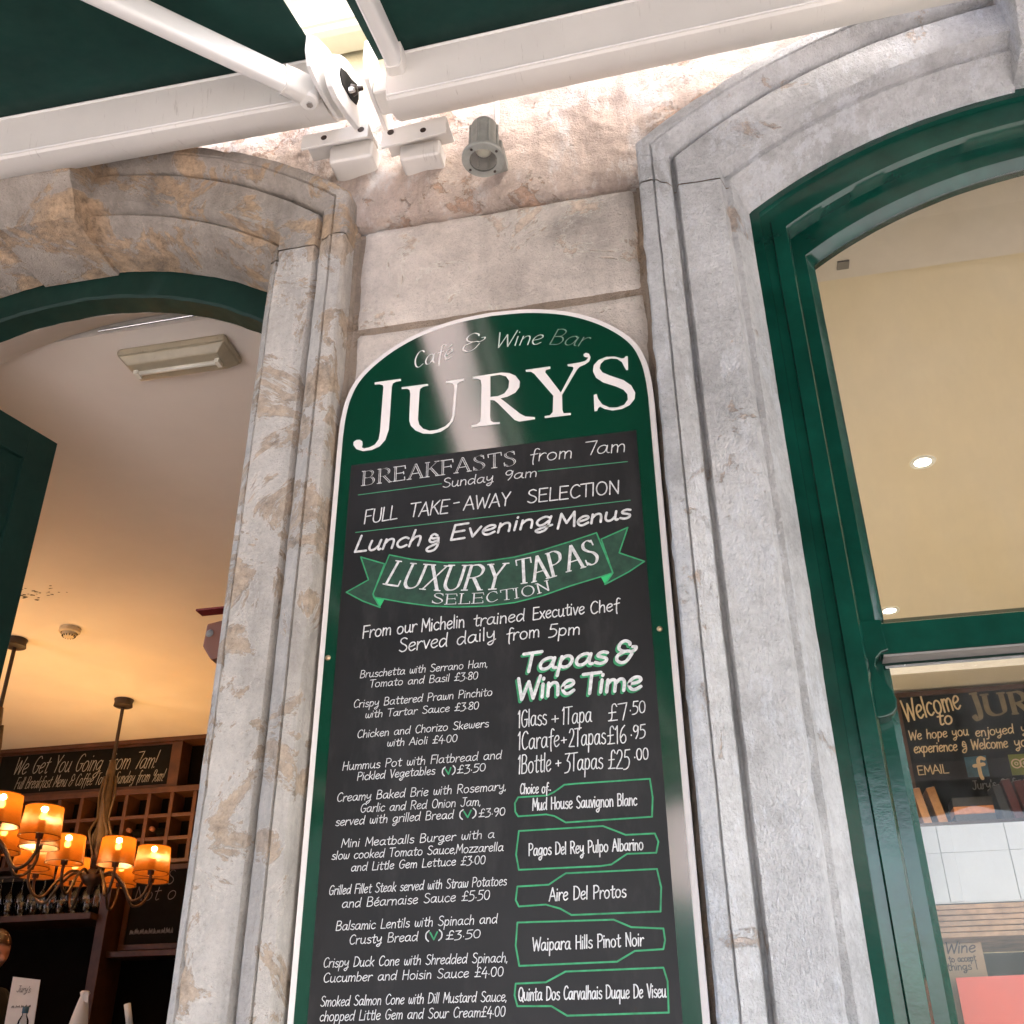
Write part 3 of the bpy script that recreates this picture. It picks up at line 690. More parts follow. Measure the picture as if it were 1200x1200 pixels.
# ---------------------------------------------------------------- the menu board
LETTERS=[
 ([(0.0832,3.1313),(0.1492,3.1309),(0.1504,3.1249),(0.1381,3.1246),(0.1299,3.1206),(0.1278,3.1107),(0.127,3.012),(0.1264,2.9866),(0.1194,2.9589),(0.1061,2.9429),(0.0877,2.9356),(0.0657,2.9355),(0.0494,2.9432),(0.0406,2.9559),(0.0406,2.9649),(0.047,2.9694),(0.0556,2.9689),(0.0623,2.9636),(0.0638,2.9544),(0.0624,2.9467),(0.0684,2.9426),(0.0809,2.9437),(0.0947,2.9499),(0.1028,2.9631),(0.1049,2.9826),(0.106,3.0896),(0.1064,3.1122),(0.1043,3.1194),(0.096,3.1234),(0.0836,3.1243)],None),
 ([(0.1529,3.1055),(0.2186,3.1047),(0.2194,3.0989),(0.2067,3.0983),(0.1998,3.0934),(0.1983,3.0824),(0.1974,3.005),(0.2011,2.99),(0.2109,2.977),(0.2267,2.9689),(0.2453,2.969),(0.2636,2.9752),(0.2757,2.9859),(0.281,3.0014),(0.2848,3.076),(0.2839,3.0893),(0.279,3.0964),(0.2638,3.1),(0.2637,3.1049),(0.3079,3.1053),(0.3086,3.1003),(0.297,3.0973),(0.2917,3.0917),(0.2905,3.0751),(0.2871,3.0059),(0.2825,2.9867),(0.2714,2.9723),(0.2547,2.9622),(0.2332,2.9594),(0.2114,2.9633),(0.1922,2.9751),(0.1807,2.9894),(0.176,3.0046),(0.1754,3.0823),(0.1733,3.0939),(0.1667,3.0987),(0.1531,3.0998)],None),
 ([(0.3294,3.1071),(0.3722,3.1083),(0.3989,3.1085),(0.4178,3.104),(0.4329,3.0937),(0.4432,3.0757),(0.4419,3.0592),(0.4324,3.0451),(0.4136,3.0364),(0.3968,3.0342),(0.4428,2.9838),(0.4556,2.9741),(0.4774,2.969),(0.477,2.9635),(0.4408,2.9624),(0.4298,2.9684),(0.3893,3.0229),(0.3818,3.0308),(0.3724,3.0336),(0.3718,2.9881),(0.3733,2.9748),(0.38,2.9694),(0.3948,2.9681),(0.3948,2.9629),(0.328,2.9633),(0.3279,2.9686),(0.3409,2.9697),(0.3484,2.9764),(0.3501,2.9914),(0.3507,3.0807),(0.3487,3.0948),(0.3417,3.0996),(0.3295,3.1016)],[(0.3723,3.1023),(0.3951,3.1027),(0.4102,3.0956),(0.4177,3.0812),(0.4157,3.0612),(0.4062,3.047),(0.3912,3.0418),(0.3724,3.0421)]),
 ([(0.4575,3.1066),(0.5164,3.1068),(0.5169,3.0999),(0.5061,3.0985),(0.5041,3.092),(0.5393,3.028),(0.5708,3.09),(0.5703,3.0969),(0.5582,3.1003),(0.5573,3.1059),(0.5862,3.1065),(0.5992,3.1088),(0.6057,3.1137),(0.6059,3.1191),(0.6015,3.1189),(0.5965,3.1234),(0.5963,3.129),(0.6021,3.1326),(0.6093,3.1281),(0.6125,3.1171),(0.609,3.1063),(0.5988,3.0989),(0.5857,3.0943),(0.5788,3.0864),(0.542,3.021),(0.5414,2.9796),(0.544,2.9696),(0.5605,2.968),(0.5603,2.9624),(0.5003,2.9629),(0.4997,2.9686),(0.512,2.9689),(0.5188,2.9765),(0.5215,3.022),(0.4779,3.0918),(0.4705,3.0989),(0.4585,3.1009)],None),
 ([(0.6973,3.0667),(0.693,3.0665),(0.6889,3.077),(0.6843,3.0913),(0.674,3.1021),(0.6597,3.1059),(0.6449,3.1038),(0.6353,3.095),(0.6321,3.082),(0.6377,3.0699),(0.6535,3.0583),(0.6849,3.0399),(0.7017,3.0218),(0.7092,3.0009),(0.7071,2.984),(0.6948,2.9687),(0.6766,2.9608),(0.6553,2.9598),(0.6379,2.9668),(0.6276,2.9749),(0.6231,2.9712),(0.621,2.9643),(0.6146,2.964),(0.6149,3.0094),(0.6215,3.0114),(0.6244,2.997),(0.6332,2.9805),(0.6487,2.9694),(0.6663,2.9667),(0.6826,2.9715),(0.6915,2.9843),(0.6914,2.9994),(0.6833,3.0129),(0.6661,3.0253),(0.6381,3.0409),(0.6225,3.0567),(0.6161,3.0757),(0.6187,3.0933),(0.6304,3.1063),(0.649,3.1122),(0.669,3.1097),(0.6849,3.1016),(0.6904,3.1015),(0.6943,3.1063),(0.699,3.1055)],None),
]
RULES=[
 [(0.0625,2.8167),(0.2599,2.8201)],
 [(0.4822,2.823),(0.6807,2.8204)],
 [(0.063,2.7192),(0.6805,2.723)],
]
BAND=[
 (0.1454,2.6533),
 (0.1965,2.6365),
 (0.2693,2.6205),
 (0.3265,2.6149),
 (0.3643,2.6127),
 (0.4267,2.6158),
 (0.4887,2.6256),
 (0.5505,2.6395),
 (0.6045,2.6529),
 (0.634,2.5558),
 (0.6085,2.5494),
 (0.5468,2.5359),
 (0.4863,2.5195),
 (0.4257,2.5096),
 (0.3647,2.5077),
 (0.3,2.5122),
 (0.2437,2.5203),
 (0.1806,2.5357),
 (0.1164,2.5544),
 (0.113,2.5624),
]
TAILS=[
 [(0.1353,2.6325),(0.0793,2.6555),(0.1007,2.5974),(0.0515,2.5728),(0.0906,2.548),(0.1308,2.5288),(0.1148,2.5561),(0.113,2.5624)],
 [(0.6137,2.6365),(0.6714,2.6578),(0.6499,2.6002),(0.7007,2.5746),(0.6664,2.5538),(0.6164,2.531),(0.634,2.5551)],
]
FOLDS=[
 [(0.1148,2.5561),(0.1399,2.548),(0.1308,2.5297)],
 [(0.6085,2.5494),(0.634,2.5551),(0.6164,2.531)],
]
BOTTLES=[
 [(0.4288,2.1054),(0.4851,2.1055),(0.4989,2.1113),(0.5183,2.1236),(0.5401,2.1243),(0.6796,2.1245),(0.6823,2.0895),(0.6785,2.0548),(0.5187,2.0534),(0.4976,2.0664),(0.4815,2.0704),(0.4284,2.0698),(0.423,2.0785),(0.4223,2.0946)],
 [(0.4295,2.0427),(0.5874,2.0431),(0.6079,2.0343),(0.6283,2.0251),(0.6814,2.0248),(0.6868,2.0099),(0.6815,1.9907),(0.6289,1.9915),(0.5994,1.9743),(0.5786,1.9723),(0.4287,1.9729),(0.4236,2.0005)],
 [(0.4257,1.9438),(0.4837,1.9445),(0.4997,1.9541),(0.5157,1.9628),(0.6806,1.9626),(0.6858,1.9312),(0.6815,1.8909),(0.5235,1.8911),(0.5033,1.9027),(0.4776,1.9105),(0.4279,1.9093),(0.4223,1.9205)],
 [(0.425,1.8822),(0.5981,1.8805),(0.6287,1.867),(0.6843,1.8627),(0.6858,1.8435),(0.6817,1.8294),(0.6324,1.8281),(0.6005,1.8119),(0.4275,1.8103),(0.4214,1.8437)],
 [(0.4208,1.7818),(0.4745,1.7826),(0.5096,1.7987),(0.6794,1.8),(0.6849,1.7786),(0.6829,1.7304),(0.5103,1.7293),(0.483,1.7448),(0.4236,1.7461),(0.4187,1.7631)],
]
SCREWS=[
 (0.0209,2.4243),
 (0.7203,2.4227),
]
TEXT=[
 ('Café',[(0.1805,3.1565),(0.2216,3.1641),(0.2771,3.1722)],0.0471,0.00364,0.25,'i','w'),
 ('&',[(0.3016,3.1846),(0.3542,3.1869)],0.0524,0.0043,0.1,'i','w'),
 ('Wine',[(0.3821,3.1841),(0.4375,3.1827),(0.4957,3.1767)],0.0458,0.00331,0.25,'i','s'),
 ('Bar',[(0.5142,3.1725),(0.553,3.1637),(0.6015,3.1502)],0.0462,0.00331,0.25,'i','d'),
 ('BREAKFASTS',[(0.0679,2.8404),(0.434,2.8462)],0.0383,0.00546,0,'inline','w'),
 ('from',[(0.4621,2.8499),(0.559,2.8459)],0.0329,0.0024,0.08,'n','w'),
 ('7am',[(0.5894,2.8494),(0.6778,2.846)],0.0354,0.0024,0.08,'n','w'),
 ('Sunday',[(0.2627,2.8089),(0.3798,2.8096)],0.024,0.00227,0.1,'n','w'),
 ('9am',[(0.4051,2.8099),(0.4788,2.8088)],0.0238,0.00227,0.1,'n','w'),
 ('FULL',[(0.0808,2.738),(0.1579,2.7422)],0.0349,0.0029,0.12,'n','w'),
 ('TAKE',[(0.1878,2.7424),(0.2766,2.7418)],0.0348,0.0029,0.12,'n','w'),
 ('-',[(0.2891,2.75),(0.302,2.75)],0.0346,0.0029,0,'n','w'),
 ('AWAY',[(0.3122,2.7447),(0.4157,2.7436)],0.0339,0.0029,0.08,'n','w'),
 ('SELECTION',[(0.4559,2.7444),(0.6584,2.7429)],0.0326,0.0029,0.05,'n','w'),
 ('Lunch',[(0.0619,2.6693),(0.2143,2.6691)],0.039,0.0053,0.3,'n','w'),
 ('&',[(0.23,2.6609),(0.2654,2.6615)],0.0367,0.0053,0.15,'n2','w'),
 ('Evening',[(0.2822,2.6734),(0.5087,2.6839)],0.0355,0.0053,0.28,'n','w'),
 ('Menus',[(0.5196,2.6721),(0.6773,2.6804)],0.0348,0.0053,0.22,'n','w'),
 ('LUXURY',[(0.135,2.5838),(0.1878,2.569),(0.2425,2.5584),(0.2992,2.5514),(0.3553,2.5464),(0.3969,2.5447)],0.0585,0.00761,0.17,'serif','w'),
 ('TAPAS',[(0.4307,2.551),(0.4703,2.5533),(0.5023,2.5587),(0.5267,2.5643),(0.5511,2.5709),(0.5783,2.5758),(0.6102,2.5842)],0.0575,0.00695,0.02,'serif','w'),
 ('SELECTION',[(0.2434,2.5277),(0.2858,2.5204),(0.3277,2.5173),(0.372,2.5153),(0.3876,2.5174),(0.4288,2.519),(0.4652,2.5224),(0.5031,2.5308)],0.0234,0.00331,0.0,'serif','w'),
 ('From',[(0.0957,2.4605),(0.1585,2.4635)],0.028,0.00265,0.08,'n','w'),
 ('our',[(0.1713,2.4626),(0.2147,2.4654)],0.0279,0.00265,0.08,'n','w'),
 ('Michelin',[(0.2254,2.4632),(0.3187,2.4645)],0.0292,0.00265,0.02,'n','w'),
 ('trained',[(0.3375,2.4641),(0.4463,2.4664)],0.027,0.00252,0.08,'n','w'),
 ('Executive',[(0.4633,2.4666),(0.5709,2.4698)],0.0271,0.00252,0.08,'n','w'),
 ('Chef',[(0.5831,2.4673),(0.6424,2.4702)],0.0269,0.00252,0.08,'n','w'),
 ('Served',[(0.1779,2.422),(0.2824,2.426)],0.0302,0.00252,0.08,'n','w'),
 ('daily',[(0.3025,2.4251),(0.3849,2.4325)],0.0286,0.00252,0.08,'n','w'),
 ('from',[(0.407,2.4248),(0.4768,2.4276)],0.0277,0.00252,0.08,'n','w'),
 ('5pm',[(0.4954,2.4264),(0.5603,2.4258)],0.0266,0.00252,0.08,'n','w'),
 ('Tapas',[(0.4336,2.3514),(0.6066,2.3567)],0.039,0.00695,0.25,'n','g'),
 ('&',[(0.6254,2.3532),(0.665,2.3545)],0.045,0.00695,0.05,'n','g'),
 ('Wine',[(0.4242,2.2938),(0.5402,2.299)],0.0445,0.00695,0.12,'n','g'),
 ('Time',[(0.5557,2.296),(0.6718,2.2969)],0.0411,0.00695,0.15,'n','g'),
 ('Tapas',[(0.4374,2.355),(0.6105,2.3602)],0.039,0.00662,0.25,'n','w'),
 ('&',[(0.6293,2.3568),(0.6689,2.358)],0.045,0.00662,0.05,'n','w'),
 ('Wine',[(0.428,2.2973),(0.544,2.3025)],0.0446,0.00662,0.12,'n','w'),
 ('Time',[(0.5595,2.2995),(0.6756,2.3004)],0.0412,0.00662,0.15,'n','w'),
 ('1Glass',[(0.4303,2.2408),(0.487,2.2431)],0.0346,0.00214,0.06,'n','w'),
 ('+',[(0.4969,2.2429),(0.5104,2.2433)],0.0273,0.00214,0.06,'n','w'),
 ('1Tapa',[(0.5179,2.2407),(0.5757,2.2412)],0.0344,0.00214,0.06,'n','w'),
 ('£7',[(0.6078,2.2404),(0.6431,2.2411)],0.0336,0.00214,0.06,'n','w'),
 ('.50',[(0.649,2.252),(0.6805,2.2518)],0.0242,0.00214,0.06,'n','w'),
 ('1Carafe',[(0.4298,2.196),(0.511,2.1986)],0.0353,0.00214,0.06,'n','w'),
 ('+',[(0.5147,2.2006),(0.5253,2.2013)],0.0239,0.00214,0.06,'n','w'),
 ('2Tapas',[(0.5295,2.1956),(0.6006,2.1967)],0.0351,0.00214,0.06,'n','w'),
 ('£16',[(0.6038,2.1943),(0.6401,2.1955)],0.0347,0.00214,0.06,'n','w'),
 ('.95',[(0.6481,2.2033),(0.6772,2.2042)],0.0249,0.00214,0.06,'n','w'),
 ('1Bottle',[(0.4293,2.1499),(0.4931,2.151)],0.036,0.00214,0.06,'n','w'),
 ('+',[(0.5023,2.1566),(0.5128,2.157)],0.0234,0.00214,0.06,'n','w'),
 ('3Tapas',[(0.5197,2.1489),(0.5927,2.1495)],0.0343,0.00214,0.06,'n','w'),
 ('£25',[(0.6029,2.1472),(0.6432,2.1467)],0.0354,0.00214,0.06,'n','w'),
 ('.00',[(0.6522,2.1607),(0.6801,2.1615)],0.0223,0.00214,0.06,'n','w'),
 ('Choice of..',[(0.4324,2.1114),(0.492,2.1102)],0.0195,0.00202,0.05,'n','w'),
 ('Mud House Sauvignon Blanc',[(0.4561,2.0793),(0.6526,2.0772)],0.0223,0.00221,0.02,'n','w'),
 ('Pagos Del Rey Pulpo Albarino',[(0.4477,1.9967),(0.6589,1.997)],0.0215,0.00221,0.02,'n','w'),
 ('Aire Del Protos',[(0.484,1.9165),(0.6225,1.9171)],0.0225,0.00221,0.05,'n','w'),
 ('Waipara Hills Pinot Noir',[(0.4521,1.8339),(0.6484,1.8362)],0.0217,0.00214,0.04,'n','w'),
 ('Quinta Dos Carvalhais Duque De Viseu',[(0.4255,1.7545),(0.6806,1.7539)],0.0209,0.00214,0.04,'n','w'),
 ('Bruschetta with Serrano Ham,',[(0.0957,2.372),(0.3678,2.3725)],0.0164,0.00151,0.12,'n','w'),
 ('Tomato and Basil £3.80',[(0.1181,2.3496),(0.3479,2.3481)],0.0162,0.00151,0.12,'n','w'),
 ('Crispy Battered Prawn Pinchito',[(0.086,2.3082),(0.3779,2.3112)],0.0167,0.00151,0.12,'n','w'),
 ('with Tartar Sauce £3.80',[(0.113,2.2846),(0.3503,2.285)],0.0156,0.00151,0.12,'n','w'),
 ('Chicken and Chorizo Skewers',[(0.0983,2.2441),(0.3705,2.247)],0.0161,0.00151,0.12,'n','w'),
 ('with Aioli £4.00',[(0.1627,2.222),(0.3069,2.2218)],0.0152,0.00151,0.12,'n','w'),
 ('Hummus Pot with Flatbread and',[(0.0716,2.1804),(0.3965,2.1817)],0.0168,0.00151,0.12,'n','w'),
 ('Pickled Vegetables',[(0.1041,2.158),(0.2633,2.1601)],0.0162,0.00151,0.12,'n','w'),
 ('£3.50',[(0.308,2.1586),(0.3649,2.1599)],0.0152,0.00151,0.12,'n','w'),
 ('Creamy Baked Brie with Rosemary,',[(0.0647,2.1185),(0.405,2.1206)],0.0168,0.00151,0.12,'n','w'),
 ('Garlic and Red Onion Jam,',[(0.1148,2.0948),(0.3554,2.0945)],0.0165,0.00151,0.12,'n','w'),
 ('served with grilled Bread',[(0.0653,2.0721),(0.3023,2.0729)],0.0164,0.00151,0.12,'n','w'),
 ('£3.90',[(0.352,2.0725),(0.4033,2.0737)],0.0145,0.00151,0.12,'n','w'),
 ('Mini Meatballs Burger with a',[(0.0805,2.0303),(0.3826,2.0327)],0.016,0.00151,0.12,'n','w'),
 ('slow cooked Tomato Sauce,Mozzarella',[(0.0628,2.0084),(0.3995,2.0083)],0.0159,0.00151,0.12,'n','w'),
 ('and Little Gem Lettuce £3.00',[(0.1035,1.9854),(0.365,1.9868)],0.0153,0.00151,0.12,'n','w'),
 ('Grilled Fillet Steak served with Straw Potatoes',[(0.0624,1.9444),(0.4051,1.947)],0.0167,0.00151,0.12,'n','w'),
 ('and Béarnaise Sauce £5.50',[(0.0899,1.9202),(0.3739,1.9239)],0.0165,0.00151,0.12,'n','w'),
 ('Balsamic Lentils with Spinach and',[(0.0813,1.8809),(0.3877,1.8825)],0.0162,0.00151,0.12,'n','w'),
 ('Crusty Bread',[(0.109,1.8561),(0.2397,1.858)],0.0159,0.00151,0.12,'n','w'),
 ('£3.50',[(0.2928,1.858),(0.357,1.8589)],0.0141,0.00151,0.12,'n','w'),
 ('Crispy Duck Cone with Shredded Spinach,',[(0.0619,1.8183),(0.4061,1.8172)],0.0163,0.00151,0.12,'n','w'),
 ('Cucumber and Hoisin Sauce £4.00',[(0.064,1.7935),(0.3986,1.7946)],0.0154,0.00151,0.12,'n','w'),
 ('Smoked Salmon Cone with Dill Mustard Sauce,',[(0.0621,1.7539),(0.4041,1.7545)],0.0164,0.00151,0.12,'n','w'),
 ('chopped Little Gem and Sour Cream£4.00',[(0.0624,1.7299),(0.4016,1.7308)],0.0162,0.00151,0.12,'n','w'),
 ('(',[(0.2772,2.1577),(0.2837,2.1573)],0.0138,0.00227,0,'n','w'),
 ('V',[(0.2848,2.1579),(0.2967,2.1593)],0.0118,0.00277,0,'n','g'),
 (')',[(0.2978,2.1593),(0.3043,2.1588)],0.0138,0.00227,0,'n','w'),
 ('(',[(0.3132,2.0726),(0.3214,2.0721)],0.0146,0.00227,0,'n','w'),
 ('V',[(0.3228,2.0727),(0.3378,2.0736)],0.0125,0.00277,0,'n','g'),
 (')',[(0.3391,2.0735),(0.3473,2.0731)],0.0147,0.00227,0,'n','w'),
 ('(',[(0.2536,1.8584),(0.2614,1.8582)],0.0145,0.00227,0,'n','w'),
 ('V',[(0.2626,1.8587),(0.2768,1.8592)],0.0123,0.00277,0,'n','g'),
 (')',[(0.2781,1.8592),(0.2859,1.8589)],0.0144,0.00227,0,'n','w'),
]

BZ0 = .80
half = [(0, BZ0), (0, 2.985), (.003, 3.04), (.012, 3.095), (.033, 3.147), (.073, 3.194), (.13, 3.237), (.2, 3.27), (.285, 3.291), (.375, 3.298)]
half = half[:1]+[tuple(p) for p in catmull(half[1:], 5)]
def board_outline(ins):
    c = Vector((.375, 2.6)); pts = half+[(.75-a, b) for a, b in reversed(half[:-1])]
    if not ins: return pts
    out = []; n = len(pts)
    for i in range(n):
        a = Vector(pts[i-1]); b = Vector(pts[(i+1) % n]); p = Vector(pts[i])
        d = (b-a).normalized(); nn = Vector((d.y, -d.x))
        if i in (0, n-1): out.append((p.x+(ins if p.x < .3 else -ins), p.y+ins)); continue
        out.append(tuple(p+nn*ins))
    return out
board = empty('menu_board', (.375, .026, BZ0))
tag(board, "tall arched green and black cafe menu board headed JURY'S with white hand lettering", 'sign')
def bmesh_part(mb, name, mt, parent=board, **k):
    mb.v = [p-board.location for p in mb.v]; return mb.build(name, mt, parent, **k)
bmesh_part(MB().prism(board_outline(0), XZ, .001, .027), 'backing_board', M['board_w'])
bmesh_part(MB().prism(board_outline(.0125), XZ, -.0005, .0022), 'green_field', M['board_g'])
bmesh_part(MB().prism([(.039, 2.9), (.039, BZ0+.06), (.705, BZ0+.06), (.705, 2.9)], XZ, -.0014, .0), 'blackboard_panel', M['chalk'])
for (x, z) in SCREWS:
    bmesh_part(MB().lathe([(0, .004), (.0035, .0035), (.0058, .0015), (.006, 0)], (x, -.0005, z), (0, -1, 0), 14), 'screw', M['screw'], smooth=True)
YB = -.0020
emb = lambda x, z, l: (x, YB-l, z)
emb_g = lambda x, z, l: (x, -.0012-l, z)
def sub(mb, name, mt, label=None):
    o = bmesh_part(mb, name, mt)
    if label: o['label'] = label
    return o
def fill(poly, holes, y, name, mt, label=None):
    loops = [[Vector((a, b, 0)) for a, b in poly]]+([[Vector((a, b, 0)) for a, b in holes]] if holes else [])
    tri = tessellate_polygon(loops); pts = [p for l in loops for p in l]
    o = sub(MB().add([(p.x, y, p.y) for p in pts], [tuple(t) for t in tri]), name, mt, label)
    return o
for (pl, ho), ch in zip(LETTERS, ['J', 'U', 'R', "Y and apostrophe", 'S']):
    fill(pl, ho, -.0016, 'title_letter', M['board_w'], 'large white serif letter %s of the title' % ch)
for r_ in RULES:
    mb = MB(); ribbon(mb, [Vector(p) for p in r_], .0022, emb); sub(mb, 'ruled_line', M['g_line'])
rb = empty('ribbon_banner', (0, 0, 0), board)
def bsub(mb, nm, mt):
    mb.v = [p-board.location for p in mb.v]; return mb.build(nm, mt, rb)
def fillr(poly, y, nm, mt):
    tri = tessellate_polygon([[Vector((a, b, 0)) for a, b in poly]])
    return bsub(MB().add([(a, y, b) for a, b in poly], [tuple(t) for t in tri]), nm, mt)
for tl in TAILS: fillr(tl, -.00165, 'ribbon_tail', M['g_dark'])
fillr(BAND, -.0018, 'ribbon_band', M['g_dark'])
for fo in FOLDS: fillr(fo, -.00195, 'ribbon_fold', M['g_fold'])
for pl in TAILS+[BAND]:
    mb = MB(); pp = [Vector(p) for p in pl]; pp = pp+[pp[0]]
    for a, b in zip(pp, pp[1:]): ribbon(mb, [a, b], .003, emb)
    bsub(mb, 'ribbon_outline', M['g'])
for bt in BOTTLES:
    mb = MB(); pp = [Vector(p) for p in bt]; pp = pp+[pp[0]]
    # straight runs stay straight, shoulders are eased
    for a, b in zip(pp, pp[1:]): ribbon(mb, [a, b], .003, emb)
    sub(mb, 'bottle_outline', M['g'], 'green chalk outline of a lying wine bottle')
for (txt, path, h, wd, sh, st, col) in TEXT:
    mb = MB(); mb2 = MB()
    e_ = emb_g if st == 'i' else (emb if col != 'w' or st != 'n' else (lambda x, z, l: (x, YB-.0008-l, z)))
    write(txt, path, h, wd, sh, st, e_, mb, mb2)
    o = sub(mb, 'lettering', M['board_w' if st == 'i' and col == 'w' else col], 'lettering reading '+txt)
    if mb2.v: sub(mb2, 'lettering_inline', M['chalk'])

# ---------------------------------------------------------------- awnings
def awning(name, x0, x1, zf, yf, label, arms, hood=-.105):
    """x0 is the end next to the menu board pier; zf/yf shift the housing along x"""
    lo, hi = min(x0, x1), max(x0, x1)
    root = empty(name, (x0, 0, 4.0)); tag(root, label, 'awning', 'green awnings over the cafe front')
    def bd(mb, nm, mt, par=root, **k):
        mb.v = [p-root.location for p in mb.v]; return mb.build(nm, mt, par, **k)
    sec = [(-.100, 3.955), (-.135, 3.925), (-.175, 3.906), (-.215, 3.902), (-.222, 3.906), (-.224, 3.914), (-.240, 4.012), (-.243, 4.02), (-.246, 4.036), (-.243, 4.045), (-.2, 4.09), (-.13, 4.10), (hood, 4.10), (hood, 4.06), (-.104, 4.05), (-.104, 3.985)]
    n = len(sec); v = []; f = []; NX = 24
    for i in range(NX+1):
        x = lo+(hi-lo)*i/NX
        for y, z in sec: v.append((x, y+yf(x), z+zf(x)))
    for i in range(NX):
        for k in range(n): f.append((i*n+k, i*n+(k+1) % n, (i+1)*n+(k+1) % n, (i+1)*n+k))
    f += [tuple(range(n)), tuple(NX*n+k for k in reversed(range(n)))]
    o = bd(MB().add(v, f), 'cassette', M['alu']); smooth_by_angle(o, 28)
    # ridge lines along the housing
    for (y, z, r) in ((-.2255, 3.910, .0032), (-.2465, 4.035, .0042)):
        bd(MB().tube([(lo+.002, y+yf(lo), z+zf(lo)), (hi-.002, y+yf(hi), z+zf(hi))], r, 8), 'trim_bead', M['alu_clean'])
    # canvas with a little sag, falls to the front bar
    Y1 = -3.35; sl = .30; v = []; f = []; nx, ny = 40, 40
    fx0, fx1 = (lo+.03, hi-.008) if x0 > x1 else (lo-.025, hi-.03)
    for i in range(nx+1):
        x = fx0+(fx1-fx0)*i/nx
        for k in range(ny+1):
            t = k/ny; y = -.236+(Y1+.236)*t
            z = 4.045+zf(x)*(1-t)-sl*(-.236-y)-.035*math.sin(math.pi*t)+.004*math.sin(x*9)*math.sin(math.pi*t)
            v.append((x, y+yf(x)*(1-t), z))
    for i in range(nx):
        for k in range(ny): f.append((i*(ny+1)+k, i*(ny+1)+k+1, (i+1)*(ny+1)+k+1, (i+1)*(ny+1)+k))
    o = bd(MB().add(v, f), 'canvas', M['canvas'], smooth=True)
    sm = o.modifiers.new('thickness', 'SOLIDIFY'); sm.thickness = .002
    zb = 4.045-sl*(-.236-Y1)
    bd(MB().box(fx0, fx1, Y1-.05, Y1+.03, zb-.07, zb+.015), 'front_bar', M['alu'], bevel=.008)
    v = []; f = []; NV = 90
    for i in range(NV+1):
        x = fx0+(fx1-fx0)*i/NV; s_ = abs(math.sin(i/NV*math.pi*9))
        v += [(x, Y1-.052+.006*math.sin(i*.9), zb-.03), (x, Y1-.056+.012*math.sin(i*.9), zb-.20-.05*s_)]
    for i in range(NV): f.append((2*i, 2*i+2, 2*i+3, 2*i+1))
    o = bd(MB().add(v, f), 'valance', M['canvas']); sm = o.modifiers.new('thickness', 'SOLIDIFY'); sm.thickness = .002
    for (S_, E_, F_) in arms:
        S_, E_, F_ = Vector(S_), Vector(E_), Vector(F_)
        a = bd(MB().tube([S_, E_], 1, 20, flat=(.020, .036)), 'arm', M['alu_clean'], smooth=True); smooth_by_angle(a, 50)
        d = (E_-S_).normalized()
        k = bd(MB().tube([S_-d*.035, S_+d*.045], 1, 12, flat=(.025, .041)), 'arm_collar', M['alu']); smooth_by_angle(k, 50)
        smooth_by_angle(bd(MB().lathe([(0, -.046), (.022, -.046), (.026, -.04), (.026, .04), (.022, .046), (0, .046)], S_-d*.04, (0.05, .1, 1), 20), 'shoulder_joint', M['alu']), 30)
        for hz_ in (-.047, .047): bd(MB().lathe([(0, .004), (.009, .004), (.009, -.002)], S_-d*.04+Vector((0, 0, hz_)), (0, 0, 1 if hz_ > 0 else -1), 6), 'pivot_bolt', M['steel'])
        bd(MB().lathe([(0, -.05), (.035, -.048), (.035, .048), (0, .05)], E_, (0, 0, 1), 18), 'elbow_joint', M['alu'])
        a = bd(MB().tube([E_, F_], 1, 12, flat=(.018, .03)), 'forearm', M['alu_clean'], smooth=True); smooth_by_angle(a, 50)
    return root, bd
rl, bl = awning('awning', -.035, -2.0, lambda x: .022-.012*(x+1), lambda x: 0.0,
    'dark green awning with white housing and slanting white arm over the open doorway',
    [((-.085, -.265, 3.925), (-.95, -1.36, 3.70), (-.45, -3.3, 3.13)), ((-1.92, -.265, 3.95), (-1.45, -1.36, 3.70), (-1.7, -3.3, 3.13))], hood=-.02)
rr_, br = awning('awning', .145, 4.40, lambda x: -.035+.028*(x-.15), lambda x: -.012*(x-.15),
    'dark green awning with white housing and straight white arm over the arched window',
    [((.175, -.235, 3.975), (.20, -1.5, 3.60), (.6, -3.3, 3.13)), ((4.3, -.27, 4.0), (4.1, -1.5, 3.66), (3.7, -3.3, 3.13))])
leaf = [(-.367, 3.975), (-.33, 4.015), (-.286, 4.045), (-.25, 4.066), (-.232, 4.07), (-.215, 4.03), (-.183, 3.968), (-.12, 3.952), (-.16, 3.915), (-.227, 3.895), (-.29, 3.88), (-.345, 3.885), (-.365, 3.92)]
bl(MB().prism(leaf, YZ, -.026, -.014), 'end_plate', M['alu_clean'], bevel=.003)
ringp = [(-.311, 3.942), (-.29, 3.99), (-.255, 4.032), (-.214, 4.066), (-.16, 4.09), (-.106, 4.098), (-.082, 4.085), (-.071, 4.055), (-.058, 3.981), (-.07, 3.945), (-.112, 3.926), (-.18, 3.895), (-.246, 3.872), (-.285, 3.872), (-.305, 3.89), (-.315, 3.915)]
bl(MB().prism(ringp, YZ, .006, .022), 'gear_plate', M['alu_clean'], bevel=.004)
hole = [(-.25, 3.986), (-.215, 4.012), (-.174, 4.031), (-.14, 4.056), (-.123, 4.052), (-.118, 4.02), (-.128, 3.986), (-.167, 3.962), (-.23, 3.944), (-.252, 3.96)]
bl(MB().prism(hole, YZ, .021, .0245), 'gear_recess', M['dark'])  # dark plate painted in for the shaded gear opening
bl(MB().lathe([(0, .014), (.012, .013), (.016, .004), (.018, 0)], (.024, -.165, 4.0), (1, 0, 0), 12), 'gear_nut', M['iron'], smooth=True)
